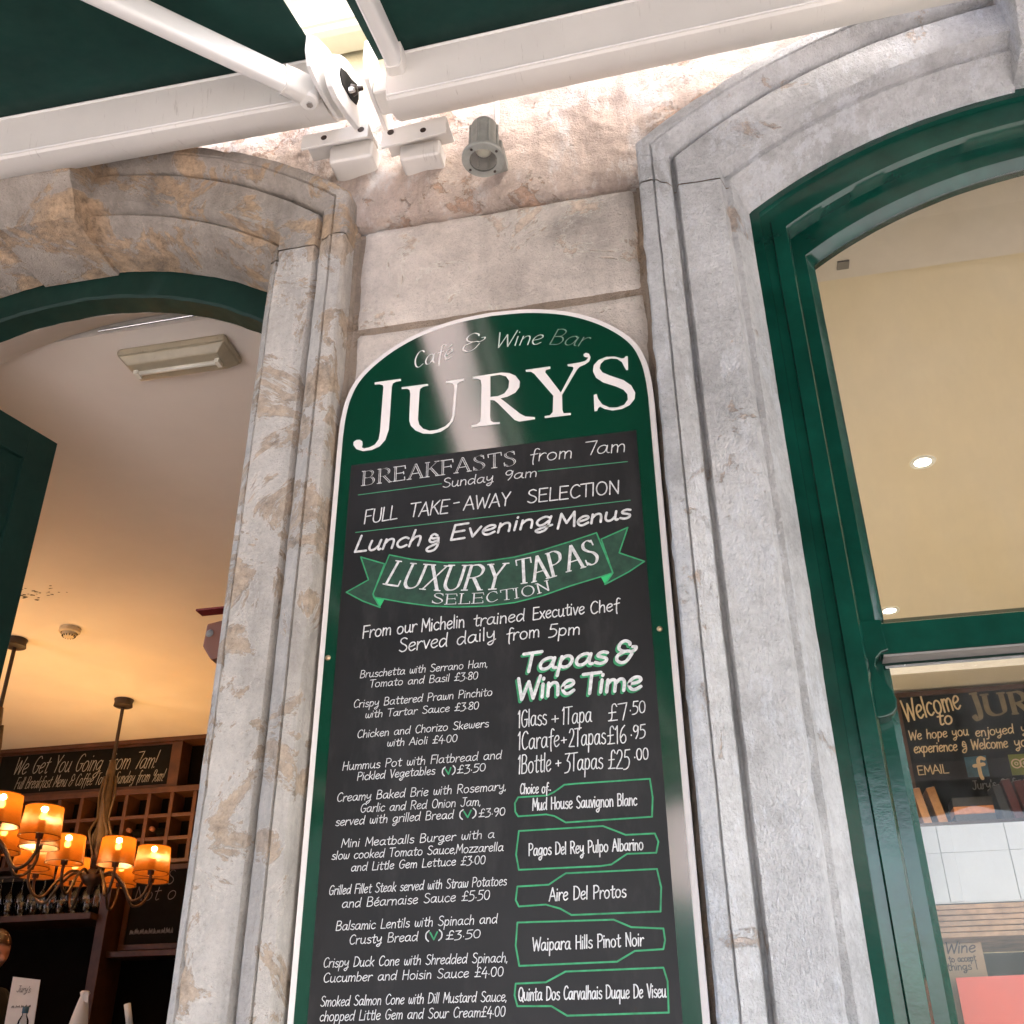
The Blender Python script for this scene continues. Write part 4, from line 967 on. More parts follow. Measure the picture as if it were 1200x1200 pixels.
bl(MB().lathe([(0, .02), (.007, .019), (.009, 0)], (.024, -.14, 4.035), (1, 0, 0), 10), 'gear_nut', M['iron'], smooth=True)
bl(MB().lathe([(0, .016), (.007, .015), (.009, 0)], (.024, -.185, 3.975), (1, 0, 0), 10), 'gear_nut', M['steel'], smooth=True)
rplate = [(-.249, 4.075), (-.235, 4.1), (-.218, 4.113), (-.195, 4.105), (-.168, 4.093), (-.114, 4.056), (-.05, 4.03), (-.01, 4.019), (-.03, 3.96), (-.056, 3.945), (-.176, 3.94), (-.23, 3.95), (-.25, 4.008)]
br(MB().prism(rplate, YZ, .082, .094), 'end_plate', M['alu_clean'], bevel=.003)
br(MB().box(.096, .15, -.2, -.12, 3.93, 3.99), 'bracket_block', M['alu'], bevel=.008)
# wall brackets: angle bar with a bolt hole and a box behind
for bd_, x0, x1, z0, z1, bx0, bx1, bz0, bz1, hx, hz, sl in ((bl, -.147, .046, 3.900, 3.952, -.095, .05, 3.868, 3.95, -.081, 3.927, .02), (br, .088, .268, 3.848, 3.912, .112, .245, 3.830, 3.9, .205, 3.885, .09)):
    f_ = lambda x, z: z+(x-x0)*sl
    bd_(MB().prism([(x0, f_(x0, z0)), (x1, f_(x1, z0)), (x1, f_(x1, z1)), (x0, f_(x0, z1))], XZ, -.088, -.08), 'wall_bracket', M['alu'], bevel=.002)
    bd_(MB().prism([(x0, f_(x0, z1)-.006), (x1, f_(x1, z1)-.006), (x1, f_(x1, z1)), (x0, f_(x0, z1))], XZ, -.0795, .0), 'bracket_flange', M['alu'])
    bd_(MB().box(bx0+.012, bx1-.006, -.042, .05, bz0+.012, bz1), 'bracket_block', M['alu'], bevel=.012, seg=3)
    bd_(MB().lathe([(0, .0015), (.0085, .0015), (.0085, 0)], (hx, -.0885, hz), (0, -1, 0), 16), 'bolt_hole', M['iron'])
    bd_(MB().lathe([(0, .0015), (.0095, .0015), (.0095, 0)], (x1-.02 if bd_ is bl else x0+.025, -.0885, f_(hx, hz)+.004), (0, -1, 0), 16), 'bolt_hole', M['iron'])

# ---------------------------------------------------------------- wall spotlight
lp = Vector((.382, -.128, 3.685)); ax = Vector((.0, -.06, -1)).normalized()
lamp = empty('spotlight', tuple(lp)); tag(lamp, 'grey cast metal cylinder spotlight on the stone above the menu board', 'lamp')
def lb(mb, nm, mt, **k):
    mb.v = [p-lp for p in mb.v]; return mb.build(nm, mt, lamp, **k)
o = lb(MB().lathe([(.035, 0), (.053, 0), (.055, -.003), (.055, -.011), (.052, -.014), (.036, -.014)], lp, ax, 40), 'rim', M['grey_cast']); smooth_by_angle(o, 30)
o = lb(MB().lathe([(.037, -.01), (.037, -.112), (.034, -.130), (.026, -.143), (.012, -.149), (0, -.15)], lp, ax, 32), 'body', M['grey_cast']); smooth_by_angle(o, 40)
lb(MB().lathe([(.036, -.004), (.035, -.05), (.022, -.06), (0, -.062)], lp, ax, 32), 'reflector', M['ink_g'], smooth=True)
lb(MB().lathe([(.0, -.028), (.012, -.03), (.02, -.036), (.022, -.05), (.022, -.058)], lp, ax, 24), 'bulb', M['fl_tube'], smooth=True)
lb(MB().lathe([(0, -.003), (.036, -.003)], lp, ax, 32), 'glass', M['lamp_glass'])
q = Vector((0, 0, 1)).rotation_difference(ax)
for k in range(4):
    a = math.pi*2*k/4+.5
    lb(MB().lathe([(0, .002), (.0035, .002), (.0035, 0)], lp+q@Vector((.0445*math.cos(a), .0445*math.sin(a), .0)), ax, 8), 'screw', M['iron'])
for k in range(8):
    a = math.pi*2*k/8+.2
    pa = lp+q@Vector((.0375*math.cos(a), .0375*math.sin(a), -.016)); pb = lp+q@Vector((.0365*math.cos(a), .0365*math.sin(a), -.118))
    lb(MB().tube([pa, pb], .0042, 6), 'cooling_rib', M['grey_cast'])
top = lp+ax*-.14
lb(MB().tube([top, top+Vector((.008, .03, .05)), (.394, -.06, 3.87), (.396, -.035, 3.93), (.396, -.03, 4.15)], .0075, 8), 'conduit', M['alu_clean'], smooth=True)
lb(MB().box(.375, .415, -.06, .03, 3.80, 3.83), 'mount', M['grey_cast'], bevel=.004)

# ---------------------------------------------------------------- rooms
CZ = 3.90; BY = 4.9
M['cl'] = paint('dim chalk', (.3, .28, .25), .8, .4, 60)
M['floor_l'] = paint('worn oak floor', (.34, .27, .2), .5, .25, 6)
def st(mb, nm, mt): return tag(mb.build(nm, mt), kind='structure')
st(MB().box(-6.2, .25, .52, BY, CZ, CZ+.06), 'ceiling', M['ceil'])
st(MB().box(.5, 5.0, .74, BY, CZ, CZ+.06), 'ceiling', M['ceil_r'])
st(MB().box(.5, 5.0, .26, .74, 3.862, 3.96), 'ceiling_bulkhead', M['plaster'])
st(MB().box(-6.2, .25, .56, BY, FZ-.1, FZ), 'floor', M['floor_l'])
st(MB().box(.5, 5.0, .56, BY, FZ-.1, FZ), 'floor', M['plaster'])
st(MB().box(-6.2, .25, BY, BY+.2, FZ, CZ), 'wall_back', M['wall_in'])
st(MB().box(.5, 5.0, BY, BY+.2, FZ, CZ), 'wall_back', M['wall_tan'])
st(MB().box(.25, .5, .525, BY+.2, FZ, 4.2), 'wall_partition', M['wall_tan'])
st(MB().box(-6.4, -6.2, .525, BY, FZ, 4.2), 'wall_side', M['wall_in'])
st(MB().box(5.0, 5.2, .525, BY, FZ, 4.2), 'wall_side', M['wall_tan'])
# soft cove where the right ceiling meets the back wall
v = []; f = []
for k in range(11):
    a = math.pi/2*k/10; y = BY-.34+.34*math.sin(a)-.0; z = CZ-.035+.035*math.cos(a)-.002
    v += [(.5, y-.001, z), (5.0, y-.001, z)]
for k in range(10): f.append((2*k, 2*k+1, 2*k+3, 2*k+2))
o = mesh('ceiling_cove', v, f, M['ceil_r'], None, True); tag(o, kind='structure')

def thing(name, loc, label, cat, group=None):
    return tag(empty(name, loc), label, cat, group)
def pt(mb, nm, mt, par, **k):
    loc = par.location if par.parent is None else par.parent.location
    mb.v = [p-loc for p in mb.v]; return mb.build(nm, mt, par, **k)

# emergency bulkhead light on the ceiling inside the door
e = thing('bulkhead_light', (-.905, .66, CZ), 'old yellowed rectangular bulkhead light on the ceiling just inside the doorway', 'light')
pt(MB().box(-1.105, -.70, .60, .745, CZ-.03, CZ-.001), 'base', M['fl'], e, bevel=.012)
o = pt(MB().add([(-1.10, .605, CZ-.031), (-.705, .605, CZ-.031), (-.705, .74, CZ-.031), (-1.10, .74, CZ-.031), (-1.07, .625, CZ-.06), (-.735, .625, CZ-.06), (-.735, .72, CZ-.06), (-1.07, .72, CZ-.06)], BF), 'diffuser', M['fl'], e, bevel=.006)
pt(MB().tube([(-1.05, .672, CZ-.064), (-.755, .672, CZ-.064)], .009, 10), 'tube', M['fl_tube'], e, smooth=True)
for x in (-1.055, -.75): pt(MB().box(x-.008, x+.008, .655, .69, CZ-.075, CZ-.058), 'tube_holder', M['fl_tube'], e, bevel=.002)
for x, y in ((-1.085, .615), (-.72, .615), (-1.0, .615), (-.85, .615)): pt(MB().lathe([(0, -.003), (.006, -.003), (.006, 0)], (x, y, CZ-.034), (0, 0, 1), 8), 'screw', M['iron'], e)
# smoke detector
e = thing('smoke_detector', (-2.66, 2.78, CZ), 'small round ivory smoke detector on the warm lit ceiling', 'detector')
o = pt(MB().lathe([(.056, -.001), (.057, -.022), (.052, -.028), (.046, -.03)], (-2.66, 2.78, CZ), (0, 0, 1), 28), 'base', M['det'], e); smooth_by_angle(o, 40)
o = pt(MB().lathe([(.04, -.029), (.037, -.04), (.028, -.05), (.01, -.054), (0, -.054)], (-2.66, 2.78, CZ), (0, 0, 1), 28), 'cap', M['det'], e); smooth_by_angle(o, 40)
for k in range(14):
    a = 2*math.pi*k/14; x = -2.66+.0362*math.cos(a); y = 2.78+.0362*math.sin(a)
    pt(MB().tube([(x*1, y, CZ-.043), (-2.66+.0305*math.cos(a), 2.78+.0305*math.sin(a), CZ-.0505)], .0028, 6), 'vent_slot', M['dark'], e)
# flaked ceiling paint specks
mb = MB(); rs = random.Random(5)
for k in range(60):
    x = -2.62+rs.gauss(0, .1)-.05; y = 2.32+rs.gauss(0, .05); s_ = rs.uniform(.004, .013); a = rs.uniform(0, 3)
    mb.add([(x+s_*math.cos(a+j*1.257)*rs.uniform(.5, 1.6), y+s_*math.sin(a+j*1.257)*rs.uniform(.3, .9), CZ-.0015) for j in range(5)], [(0, 1, 2, 3, 4)])
tag(mb.build('flaked_paint', M['iron']), 'patch of dark flaked specks on the warm ceiling beside the door leaf', 'damage', kind='stuff')

# chandeliers
def chandelier(loc, rot, label):
    x, y, z = loc
    e = thing('chandelier', loc, label, 'chandelier', 'chandeliers with amber drum shades')
    P = lambda r, a, h: Vector((x+r*math.cos(a), y+r*math.sin(a), z+h))
    o = pt(MB().lathe([(0, 0), (.062, -.002), (.056, -.02), (.06, -.045), (.05, -.05), (.012, -.052), (0, -.052)], loc, (0, 0, 1), 24), 'ceiling_rose', M['iron'], e); smooth_by_angle(o, 40)
    pt(MB().tube([(x, y, z-.05), (x, y, z-.48)], .011, 10), 'rod', M['iron'], e)
    pt(MB().tube([(x, y, z-.40), (x, y, z-.55), (x, y, z-.95), (x, y, z-1.08)], [.018, .034, .028, .02], 12), 'stem', M['bronze'], e, smooth=True)
    for k in range(4):
        a = rot+k*math.pi/2
        pt(MB().tube([P(.035, a, -.5), P(.05, a, -.62), P(.03, a+.6, -.76), P(.075, a+1, -.85), P(.03, a+1.2, -.98), P(.02, a+1.2, -1.07)], .008, 8), 'leaf_strand', M['bronze'], e, smooth=True)
    pt(MB().lathe([(0, -1.05), (.05, -1.07), (.075, -1.10), (.05, -1.14), (.02, -1.16), (.016, -1.2), (0, -1.21)], (x, y, z), (0, 0, 1), 20), 'hub', M['bronze'], e, smooth=True)
    for k in range(8):
        a = rot+k*math.pi/4
        pts = [P(.05, a, -1.10), P(.12, a, -1.08), P(.20, a, -1.15), P(.26, a, -1.24), P(.32, a, -1.23), P(.36, a, -1.16), P(.36, a, -1.08)]
        pts = [Vector(q) for q in catmull([tuple(q) for q in pts], 4)]
        ar = pt(MB().tube(pts, .0085, 8), 'arm', M['bronze'], e, smooth=True)
        c = P(.36, a, -.04)
        o = pt(MB().lathe([(.018, -1.06), (.02, -1.03), (.017, -1.0), (.017, -.97), (0, -.97)], (c.x, c.y, z-.04), (0, 0, 1), 14), 'lamp_holder', M['iron'], e)
        o = pt(MB().lathe([(.104, -1.055), (.094, -.90)], (c.x, c.y, z-.04), (0, 0, 1), 36), 'lamp_shade', M['shade'], e, smooth=True)
        for rr2, hh_ in ((.1045, -1.053), (.0945, -.902)):
            ring = [Vector((c.x+rr2*math.cos(t*math.pi/12), c.y+rr2*math.sin(t*math.pi/12), z-.04+hh_)) for t in range(25)]
            mb = MB().tube(ring, .0022, 6, cap=False); mb.v = [p-e.location for p in mb.v]; mb.build('trim', M['wood'], o)
        pt(MB().lathe([(0, -.925), (.008, -.93), (.014, -.945), (.014, -.955), (.008, -.969)], (c.x, c.y, z-.04), (0, 0, 1), 12), 'bulb', M['bulb'], e, smooth=True)
        ld = bpy.data.lights.new('bulb_light', 'POINT'); ld.energy = LAMP_W; ld.color = (1, .56, .2); ld.shadow_soft_size = .012
        lo = bpy.data.objects.new('bulb_light', ld); C.objects.link(lo); lo.parent = e; lo.location = Vector((c.x, c.y, z-.955))-e.location
    return e
LAMP_W = .46
chandelier((-3.04, 2.85, CZ), .2, 'amber shaded chandelier cut off by the left edge, nearer the open door')
chandelier((-2.985, 3.91, CZ), .105, 'amber shaded chandelier hanging whole in front of the wine rack')

# red sign and bracket inside the door jamb
e = thing('alarm_sounder', (-.5, .47, 2.70), 'brown wall sounder with a red projecting flag just inside the door jamb', 'alarm')
pt(MB().box(-.56, -.44, .44, .48, 2.782, 2.788), 'red_flag', M['red'], e, bevel=.002)
pt(MB().prism([(-.514, 2.735), (-.42, 2.75), (-.40, 2.64), (-.49, 2.63), (-.518, 2.67)], XZ, .43, .52), 'housing', M['redbrown'], e, bevel=.006)
pt(MB().lathe([(0, .008), (.007, .006), (.011, 0)], (-.501, .428, 2.705), (0, -1, 0), 14), 'lens', M['ink_g'], e, smooth=True)

# ---- back bar joinery
WY = 4.78
e = thing('back_bar', (-3.6, 4.84, FZ), 'dark brown wooden back bar shelving along the far wall', 'shelving')
def bx(nm, x0, x1, y0, y1, z0, z1, mt='wood', par=None): return pt(MB().box(x0, x1, y0, y1, z0, z1), nm, M[mt], par or e, bevel=.003)
bx('post', -3.345, -3.275, 4.60, 4.86, FZ, 3.04); bx('post', -4.95, -4.88, 4.60, 4.86, FZ, 3.04); bx('post', -2.0, -1.93, 4.60, 4.86, FZ, 3.04)
bx('shelf', -4.88, -3.345, 4.52, 4.86, 2.66, 2.70); bx('shelf', -3.275, -2.0, 4.66, 4.86, 2.44, 2.475)
bx('top_rail', -4.95, -1.93, 4.70, 4.86, 3.87, 3.899); bx('divider', -3.065, -2.985, 4.72, 4.86, 3.54, 3.869)
bx('worktop', -4.95, -1.93, 4.3, 4.86, 1.62, 1.66)
e = thing('wine_rack', (-3.45, 4.82, 3.04), 'brown wooden grid wine rack below the header chalkboard', 'rack')
xs = [-4.9+.173*k for k in range(17)]
for x in xs: bx('slat', x-.014, x+.014, 4.70, 4.86, 3.04, 3.50)
for z in (3.04, 3.19, 3.345): bx('crossbar', -4.9, -2.0, 4.705, 4.855, z-.012, z+.012)
bx('top_board', -4.95, -1.95, 4.69, 4.86, 3.50, 3.54)
n = 0
ords = ['first', 'second', 'third', 'fourth', 'fifth', 'sixth', 'seventh', 'eighth', 'ninth', 'tenth', 'eleventh', 'twelfth', 'thirteenth', 'fourteenth', 'fifteenth', 'sixteenth']
bott = [(6, 1), (8, 0), (8, 1), (9, 0), (9, 1), (10, 0), (10, 1), (5, 1)]
proto = None
for i, (cx_, rz) in enumerate(bott):
    x = xs[cx_]+.0865; z = (3.052, 3.202)[rz]+.042
    b = empty('wine_bottle', (x, 4.72, z)); tag(b, 'wine bottle lying in the %s rack row, column %s from the left of the grid' % (('lowest', 'middle')[rz], ords[cx_]), 'bottle', 'bottles lying in the wine rack')
    if proto is None:
        m1 = MB().lathe([(0, -.075), (.014, -.075), (.015, -.06), (.014, .0), (.02, .02), (.037, .06), (.037, .13), (0, .13)], (0, 0, 0), (0, 1, 0), 14)
        o1 = m1.build('glass_body', M['dark'], b, smooth=True)
        o2 = MB().lathe([(0, -.077), (.0155, -.077), (.0165, -.05), (.0155, -.045)], (0, 0, 0), (0, 1, 0), 14).build('foil_cap', M['redbrown'], b, smooth=True)
        proto = (o1, o2)
    else:
        for s_ in proto:
            c = s_.copy(); C.objects.link(c); c.parent = b
# header chalkboard
def chalkboard(loc, x0, x1, z0, z1, y, label, frame='wood', fw_=.035):
    e = thing('chalkboard', loc, label, 'chalkboard')
    pt(MB().box(x0, x1, y, y+.02, z0, z1), 'panel', M['dark'], e)
    for a in ((x0-fw_, x1+fw_, z1, z1+fw_), (x0-fw_, x1+fw_, z0-fw_, z0), (x0-fw_, x0, z0, z1), (x1, x1+fw_, z0, z1)):
        pt(MB().box(a[0], a[1], y-.012, y+.03, a[2], a[3]), 'frame', M[frame], e, bevel=.003)
    return e
def wr(e, txt, path, h, wd, sh, mt, y, stl='n', nm='lettering'):
    mb = MB(); write(txt, path, h, wd, sh, stl, lambda x, z, l: (x, y-.0015-l, z), mb, MB()); return pt(mb, nm, M[mt], e)
e = chalkboard((-3.78, 4.79, 3.58), -4.46, -3.08, 3.575, 3.865, 4.76, 'header chalkboard reading We Get You Going from 7am above the wine rack')
wr(e, 'We Get You Going from 7am!', [(-4.34, 3.725), (-3.2, 3.70)], .125, .0055, .22, 'cl', 4.76)
wr(e, 'Full Breakfast Menu & Coffee To Go, Sunday from 9am!', [(-4.30, 3.615), (-3.12, 3.60)], .085, .0038, .22, 'cl', 4.76)
e = chalkboard((-2.6, 4.79, 2.52), -3.22, -2.05, 2.525, 2.99, 4.765, 'chalkboard reading Not beneath the wine rack by the door jamb')
wr(e, 'ok S', [(-3.13, 2.90), (-2.93, 2.90)], .09, .005, .15, 'ink_g', 4.765)
wr(e, 'Not o', [(-3.2, 2.80), (-2.9, 2.80)], .09, .005, .2, 'ink_g', 4.765)
nb = e
# hanging stemware: a rail with upside down glasses
e = thing('glass_rail', (-3.9, 4.55, 2.95), 'dark rail holding upside down wine glasses over the bar shelf', 'rail')
for y in (4.56, 4.66): pt(MB().box(-4.88, -3.36, y-.008, y+.008, 2.945, 2.96), 'bar', M['iron'], e)
proto = None
for i in range(12):
    x = -4.28+i*.082; b = empty('wine_glass', (x, 4.61, 2.962)); tag(b, 'upside down wine glass hanging under the rail, %s from the left' % ords[i], 'glass', 'hanging wine glasses')
    if proto is None:
        proto = MB().lathe([(.034, .004), (.03, .0), (.005, -.004), (.004, -.085), (.012, -.1), (.03, -.125), (.036, -.155), (.034, -.19), (.03, -.212)], (0, 0, 0), (0, 0, 1), 18).build('bowl', M['drink_glass'], b, smooth=True)
    else:
        c = proto.copy(); C.objects.link(c); c.parent = b
proto = None
for i in range(9):
    x = -4.22+i*.098; b = empty('tumbler', (x, 4.60, 2.701)); tag(b, 'short tumbler standing on the bar shelf, %s from the left' % ords[i], 'glass', 'tumblers on the bar shelf')
    if proto is None:
        proto = MB().lathe([(0, .006), (.026, .004), (.032, .0), (.036, .09), (.034, .092), (.03, .012)], (0, 0, 0), (0, 0, 1), 18).build('cup', M['drink_glass'], b, smooth=True)
    else:
        c = proto.copy(); C.objects.link(c); c.parent = b

# bar counter and the things on it
e = thing('bar_counter', (-2.9, 3.35, FZ), 'wooden bar counter below the chandelier', 'counter')
pt(MB().box(-5.2, -1.9, 3.12, 3.62, 1.81, 1.85), 'counter_top', M['wood'], e, bevel=.006)
pt(MB().box(-5.1, -2.0, 3.2, 3.55, FZ, 1.809), 'front_panel', M['wall_in'], e)
card = thing('menu_card', (-2.94, 3.42, 1.85), 'white menu card standing on the bar counter', 'menu')
cp = [(-3.10, 1.852), (-2.92, 1.851), (-2.865, 2.205), (-3.035, 2.225)]
cp = [(-3.02, 1.851), (-2.845, 1.851), (-2.865, 2.185), (-3.03, 2.205)]
pt(MB().prism(cp, XZ, 3.42, 3.424), 'sheet', M['paper'], card)
pt(MB().box(-3.0, -2.86, 3.4245, 3.47, 1.851, 1.87), 'foot', M['paper'], card)
wr(card, "Jury's", [(-2.99, 2.13), (-2.91, 2.125)], .03, .003, .2, 'ink_g', 3.42)
def scrawl(par, x0, x1, z, h, y, mt, w_):   # writing too small to read in the photograph
    mb = MB(); rq = random.Random(int(z*1000)); x = x0
    while x < x1-.008:
        L_ = min(x1-x, rq.uniform(.012, .03))
        ribbon(mb, catmull([(x+L_*k/6, z+(h if k % 2 else 0)*rq.uniform(.5, 1)) for k in range(7)], 3), w_, lambda a, b, l: (a, y-.0015-l, b)); x += L_+.008
    o = pt(mb, 'small_print', M[mt], par); o['kind'] = 'stuff'; return o
scrawl(card, -3.0, -2.89, 2.055, .012, 3.42, 'ink_g', .0035)
scrawl(card, -3.0, -2.89, 1.965, .010, 3.42, 'ink_g', .0028)
scrawl(nb, -3.19, -2.88, 2.59, .035, 4.765, 'ink_g', .005)
b = thing('napkin_cone', (-2.575, 3.38, 1.85), 'cream cloth napkin folded into a tall cone on the bar', 'napkin')
o = pt(MB().lathe([(.058, 0), (.052, .07), (.04, .15), (.026, .22), (.02, .245), (.026, .262), (.018, .27)], (-2.575, 3.38, 1.851), (.05, 0, 1), 20), 'cone', M['paper'], b, smooth=True)
pt(MB().prism([(-2.575, 2.10), (-2.53, 2.115), (-2.525, 2.06), (-2.545, 2.07)], XZ, 3.36, 3.366), 'folded_tip', M['paper'], b)
b = thing('napkin_roll', (-2.30, 3.40, 1.85), 'small white paper roll leaning in a holder at the bar end', 'napkin')
pt(MB().tube([(-2.285, 3.4, 1.93), (-2.325, 3.4, 2.055)], .017, 10), 'roll', M['paper'], b, smooth=True)
pt(MB().lathe([(0, 0), (.034, 0), (.036, .1), (.033, .1), (.03, .01), (0, .01)], (-2.285, 3.4, 1.851), (0, 0, 1), 18), 'holder', M['redbrown'], b, smooth=True)
b = thing('water_bottle', (-2.86, 3.34, 1.85), 'small clear bottle with a blue cap beside the menu card', 'bottle')
pt(MB().lathe([(0, 0), (.03, 0), (.031, .1), (.026, .135), (.013, .16), (.013, .175)], (-2.86, 3.34, 1.851), (0, 0, 1), 18), 'body', M['drink_glass'], b, smooth=True)
pt(MB().lathe([(.016, .17), (.016, .2), (0, .2)], (-2.86, 3.34, 1.851), (0, 0, 1), 14), 'cap', M['fb'], b, smooth=True)
for i, (x, h) in enumerate(((-2.73, .26), (-2.45, .2), (-2.40, .22), (-2.66, .3))):
    b = thing('spirit_bottle', (x-.18, 4.45, 1.66), 'dark spirit bottle on the back worktop, %s from the left' % ords[(1, 2, 3, 0)[i] if False else i], 'bottle', 'bottles on the back worktop')
    pt(MB().lathe([(0, 0), (.035, 0), (.036, h*.6), (.028, h*.7), (.012, h*.8), (.012, h), (0, h)], (x-.18, 4.45, 1.661), (0, 0, 1), 16), 'body', M['drink_glass'], b, smooth=True)
    pt(MB().lathe([(.014, h), (.014, h+.03), (0, h+.03)], (x-.18, 4.45, 1.661), (0, 0, 1), 12), 'stopper', M['steel'], b, smooth=True)

# ---- person behind the counter: one skinned body, a modelled head, hair
per = thing('person', (-3.515, 3.85, FZ), 'person with tied auburn hair in a black top, looking down behind the bar', 'person')
def skin_body():
    J = [((0, 0, .95), .15), ((0, 0, 1.15), .135), ((0, .0, 1.33), .15), ((.0, -.0, 1.45), .085), ((.0, -.02, 1.53), .05),
         ((0, -.17, 1.41), .062), ((.04, -.24, 1.14), .045), ((.22, -.22, 1.02), .034), ((.30, -.2, 1.0), .03),
         ((0, .17, 1.41), .062), ((.04, .24, 1.14), .045), ((.22, .2, 1.02), .034), ((.30, .18, 1.0), .03),
         ((0, -.09, .88), .1), ((.02, -.1, .48), .065), ((0, -.1, .06), .045), ((.13, -.1, .03), .035),
         ((0, .09, .88), .1), ((.02, .1, .48), .065), ((0, .1, .06), .045), ((.13, .1, .03), .035)]
    E = [(0, 1), (1, 2), (2, 3), (3, 4), (2, 5), (5, 6), (6, 7), (7, 8), (2, 9), (9, 10), (10, 11), (11, 12), (0, 13), (13, 14), (14, 15), (15, 16), (0, 17), (17, 18), (18, 19), (19, 20)]
    me = bpy.data.meshes.new('body'); me.from_pydata([j[0] for j in J], E, []); me.update()
    o = link('body', me, M['shirt'], per); o.modifiers.new('skin', 'SKIN'); o.modifiers.new('sub', 'SUBSURF').levels = 2
    o.modifiers['sub'].render_levels = 2
    for i, j in enumerate(J): me.skin_vertices[0].data[i].radius = (j[1], j[1])
    me.skin_vertices[0].data[0].use_root = True
    return o
body = skin_body()
# head faces +x and slightly down
bm = bmesh.new(); bmesh.ops.create_uvsphere(bm, u_segments=40, v_segments=30, radius=1)
for q in bm.verts:
    x, y, z = q.co; X, Y, Z = x*.098, y*.075, z*.118
    if z < -.1: X -= (-.1-z)*.02*(1 if x < 0 else .2); Y *= 1-.35*(-.1-z)
    if x > .3:
        fy = math.exp(-(y/.16)**2); X += .022*fy*math.exp(-((z+.12)/.14)**2)                       # nose
        X += .008*fy*math.exp(-((z+.18)/.06)**2)
        X -= .012*math.exp(-((abs(y)-.36)/.13)**2)*math.exp(-((z-.06)/.1)**2)                       # eye sockets
        X += .007*math.exp(-(y/.28)**2)*(math.exp(-((z+.42)/.05)**2)+math.exp(-((z+.54)/.06)**2))   # lips
        X += .012*math.exp(-(y/.3)**2)*math.exp(-((z+.8)/.14)**2)                                   # chin
    if abs(y) > .85 and -.2 < z < .25 and -.25 < x < .15: Y += .012*(1 if y > 0 else -1)            # ears
    q.co = (X, Y, Z)
me = bpy.data.meshes.new('head'); bm.to_mesh(me); bm.free(); me.polygons.foreach_set('use_smooth', [True]*len(me.polygons))
head = link('head', me, M['skin'], per); head.location = (.03, -.02, 1.635); head.rotation_euler = (0, R_(16), R_(-14))
neck = MB().tube([(0, -.01, 1.44), (.015, -.015, 1.56)], .052, 16).build('neck', M['skin'], per, smooth=True)
bm = bmesh.new(); bmesh.ops.create_uvsphere(bm, u_segments=36, v_segments=26, radius=1)
bmesh.ops.delete(bm, geom=[q for q in bm.verts if (q.co.x > .55 and q.co.z < .42) or (q.co.z < -.55) or (q.co.x > .12 and q.co.z < .2)], context='VERTS')
for q in bm.verts:
    n_ = fbm(q.co*2, 5)*.004; q.co = Vector((q.co.x*.108-.006, q.co.y*.084, q.co.z*.127+.004))*(1+n_*4)
me = bpy.data.meshes.new('hair'); bm.to_mesh(me); bm.free(); me.polygons.foreach_set('use_smooth', [True]*len(me.polygons))
hair = link('hair', me, M['hair'], head)
bun = MB().lathe([(0, -.045), (.03, -.035), (.044, 0), (.03, .035), (0, .045)], (-.12, 0, .03), (1, 0, .3), 16).build('hair_bun', M['hair'], head, smooth=True)

# ---------------------------------------------------------------- right hand room
for (x, y, lab) in ((1.735, 2.01, 'round recessed downlight glowing in the middle of the beige ceiling'), (1.745, 3.56, 'round recessed downlight just above the window meeting rail')):
    e = thing('downlight', (x, y, CZ), lab, 'light', 'recessed downlights')
    o = pt(MB().lathe([(.034, -.004), (.05, -.006), (.053, -.001)], (x, y, CZ), (0, 0, 1), 28), 'rim', M['whitewood'], e); smooth_by_angle(o, 40)
    pt(MB().lathe([(0, -.0035), (.034, -.0035)], (x, y, CZ), (0, 0, 1), 24), 'lens', M['led'], e)
    ld = bpy.data.lights.new('downlight_beam', 'SPOT'); ld.energy = 52; ld.spot_size = R_(120); ld.spot_blend = .8; ld.color = (1, .91, .74); ld.shadow_soft_size = .03
    lo = bpy.data.objects.new('downlight_beam', ld); C.objects.link(lo); lo.parent = e; lo.location = (0, 0, -.02)
e = thing('air_vent', (1.336, .62, 3.872), 'tiny square vent in the ceiling strip behind the arched glass', 'vent')
pt(MB().box(1.318, 1.354, .655, .69, 3.856, 3.8615), 'cover', M['ink_g'], e)
# welcome chalkboard
e = chalkboard((2.5, 4.86, 3.25), 1.905, 3.5, 3.0, 3.832, 4.845, 'welcome chalkboard with cream handwriting seen through the lower window pane', fw_=.03)
wr(e, 'Welcome', [(1.922, 3.673), (2.266, 3.735)], 0.138, 0.011, 0.1, 'cream_ink', 4.845, 'n')
wr(e, 'to', [(2.107, 3.638), (2.196, 3.639)], 0.086, 0.011, 0.1, 'cream_ink', 4.845, 'n')
wr(e, 'We hope you', [(1.921, 3.554), (2.272, 3.561)], 0.059, 0.0068, 0.1, 'cream_ink', 4.845, 'n')
wr(e, 'enjoyed', [(2.311, 3.549), (2.535, 3.555)], 0.057, 0.0068, 0.1, 'cream_ink', 4.845, 'n')
wr(e, 'your', [(2.578, 3.556), (2.724, 3.558)], 0.057, 0.0068, 0.1, 'cream_ink', 4.845, 'n')
wr(e, 'experience & Welcome', [(1.934, 3.472), (2.49, 3.469)], 0.062, 0.0075, 0.08, 'cream_ink', 4.845, 'n2')
wr(e, 'you', [(2.52, 3.469), (2.63, 3.47)], 0.062, 0.0075, 0.08, 'cream_ink', 4.845, 'n')
wr(e, 'EMAIL', [(1.933, 3.335), (2.11, 3.337)], 0.054, 0.0065, 0.0, 'cream_ink', 4.845, 'n')
wr(e, "Jury's Cafe,", [(2.227, 3.228), (2.506, 3.231)], 0.051, 0.006, 0.05, 'ink_g', 4.845, 'n')
wr(e, 'J', [(2.324, 3.652), (2.393, 3.659)], 0.168, .034, 0, 'gold_ink', 4.845, 'serif')
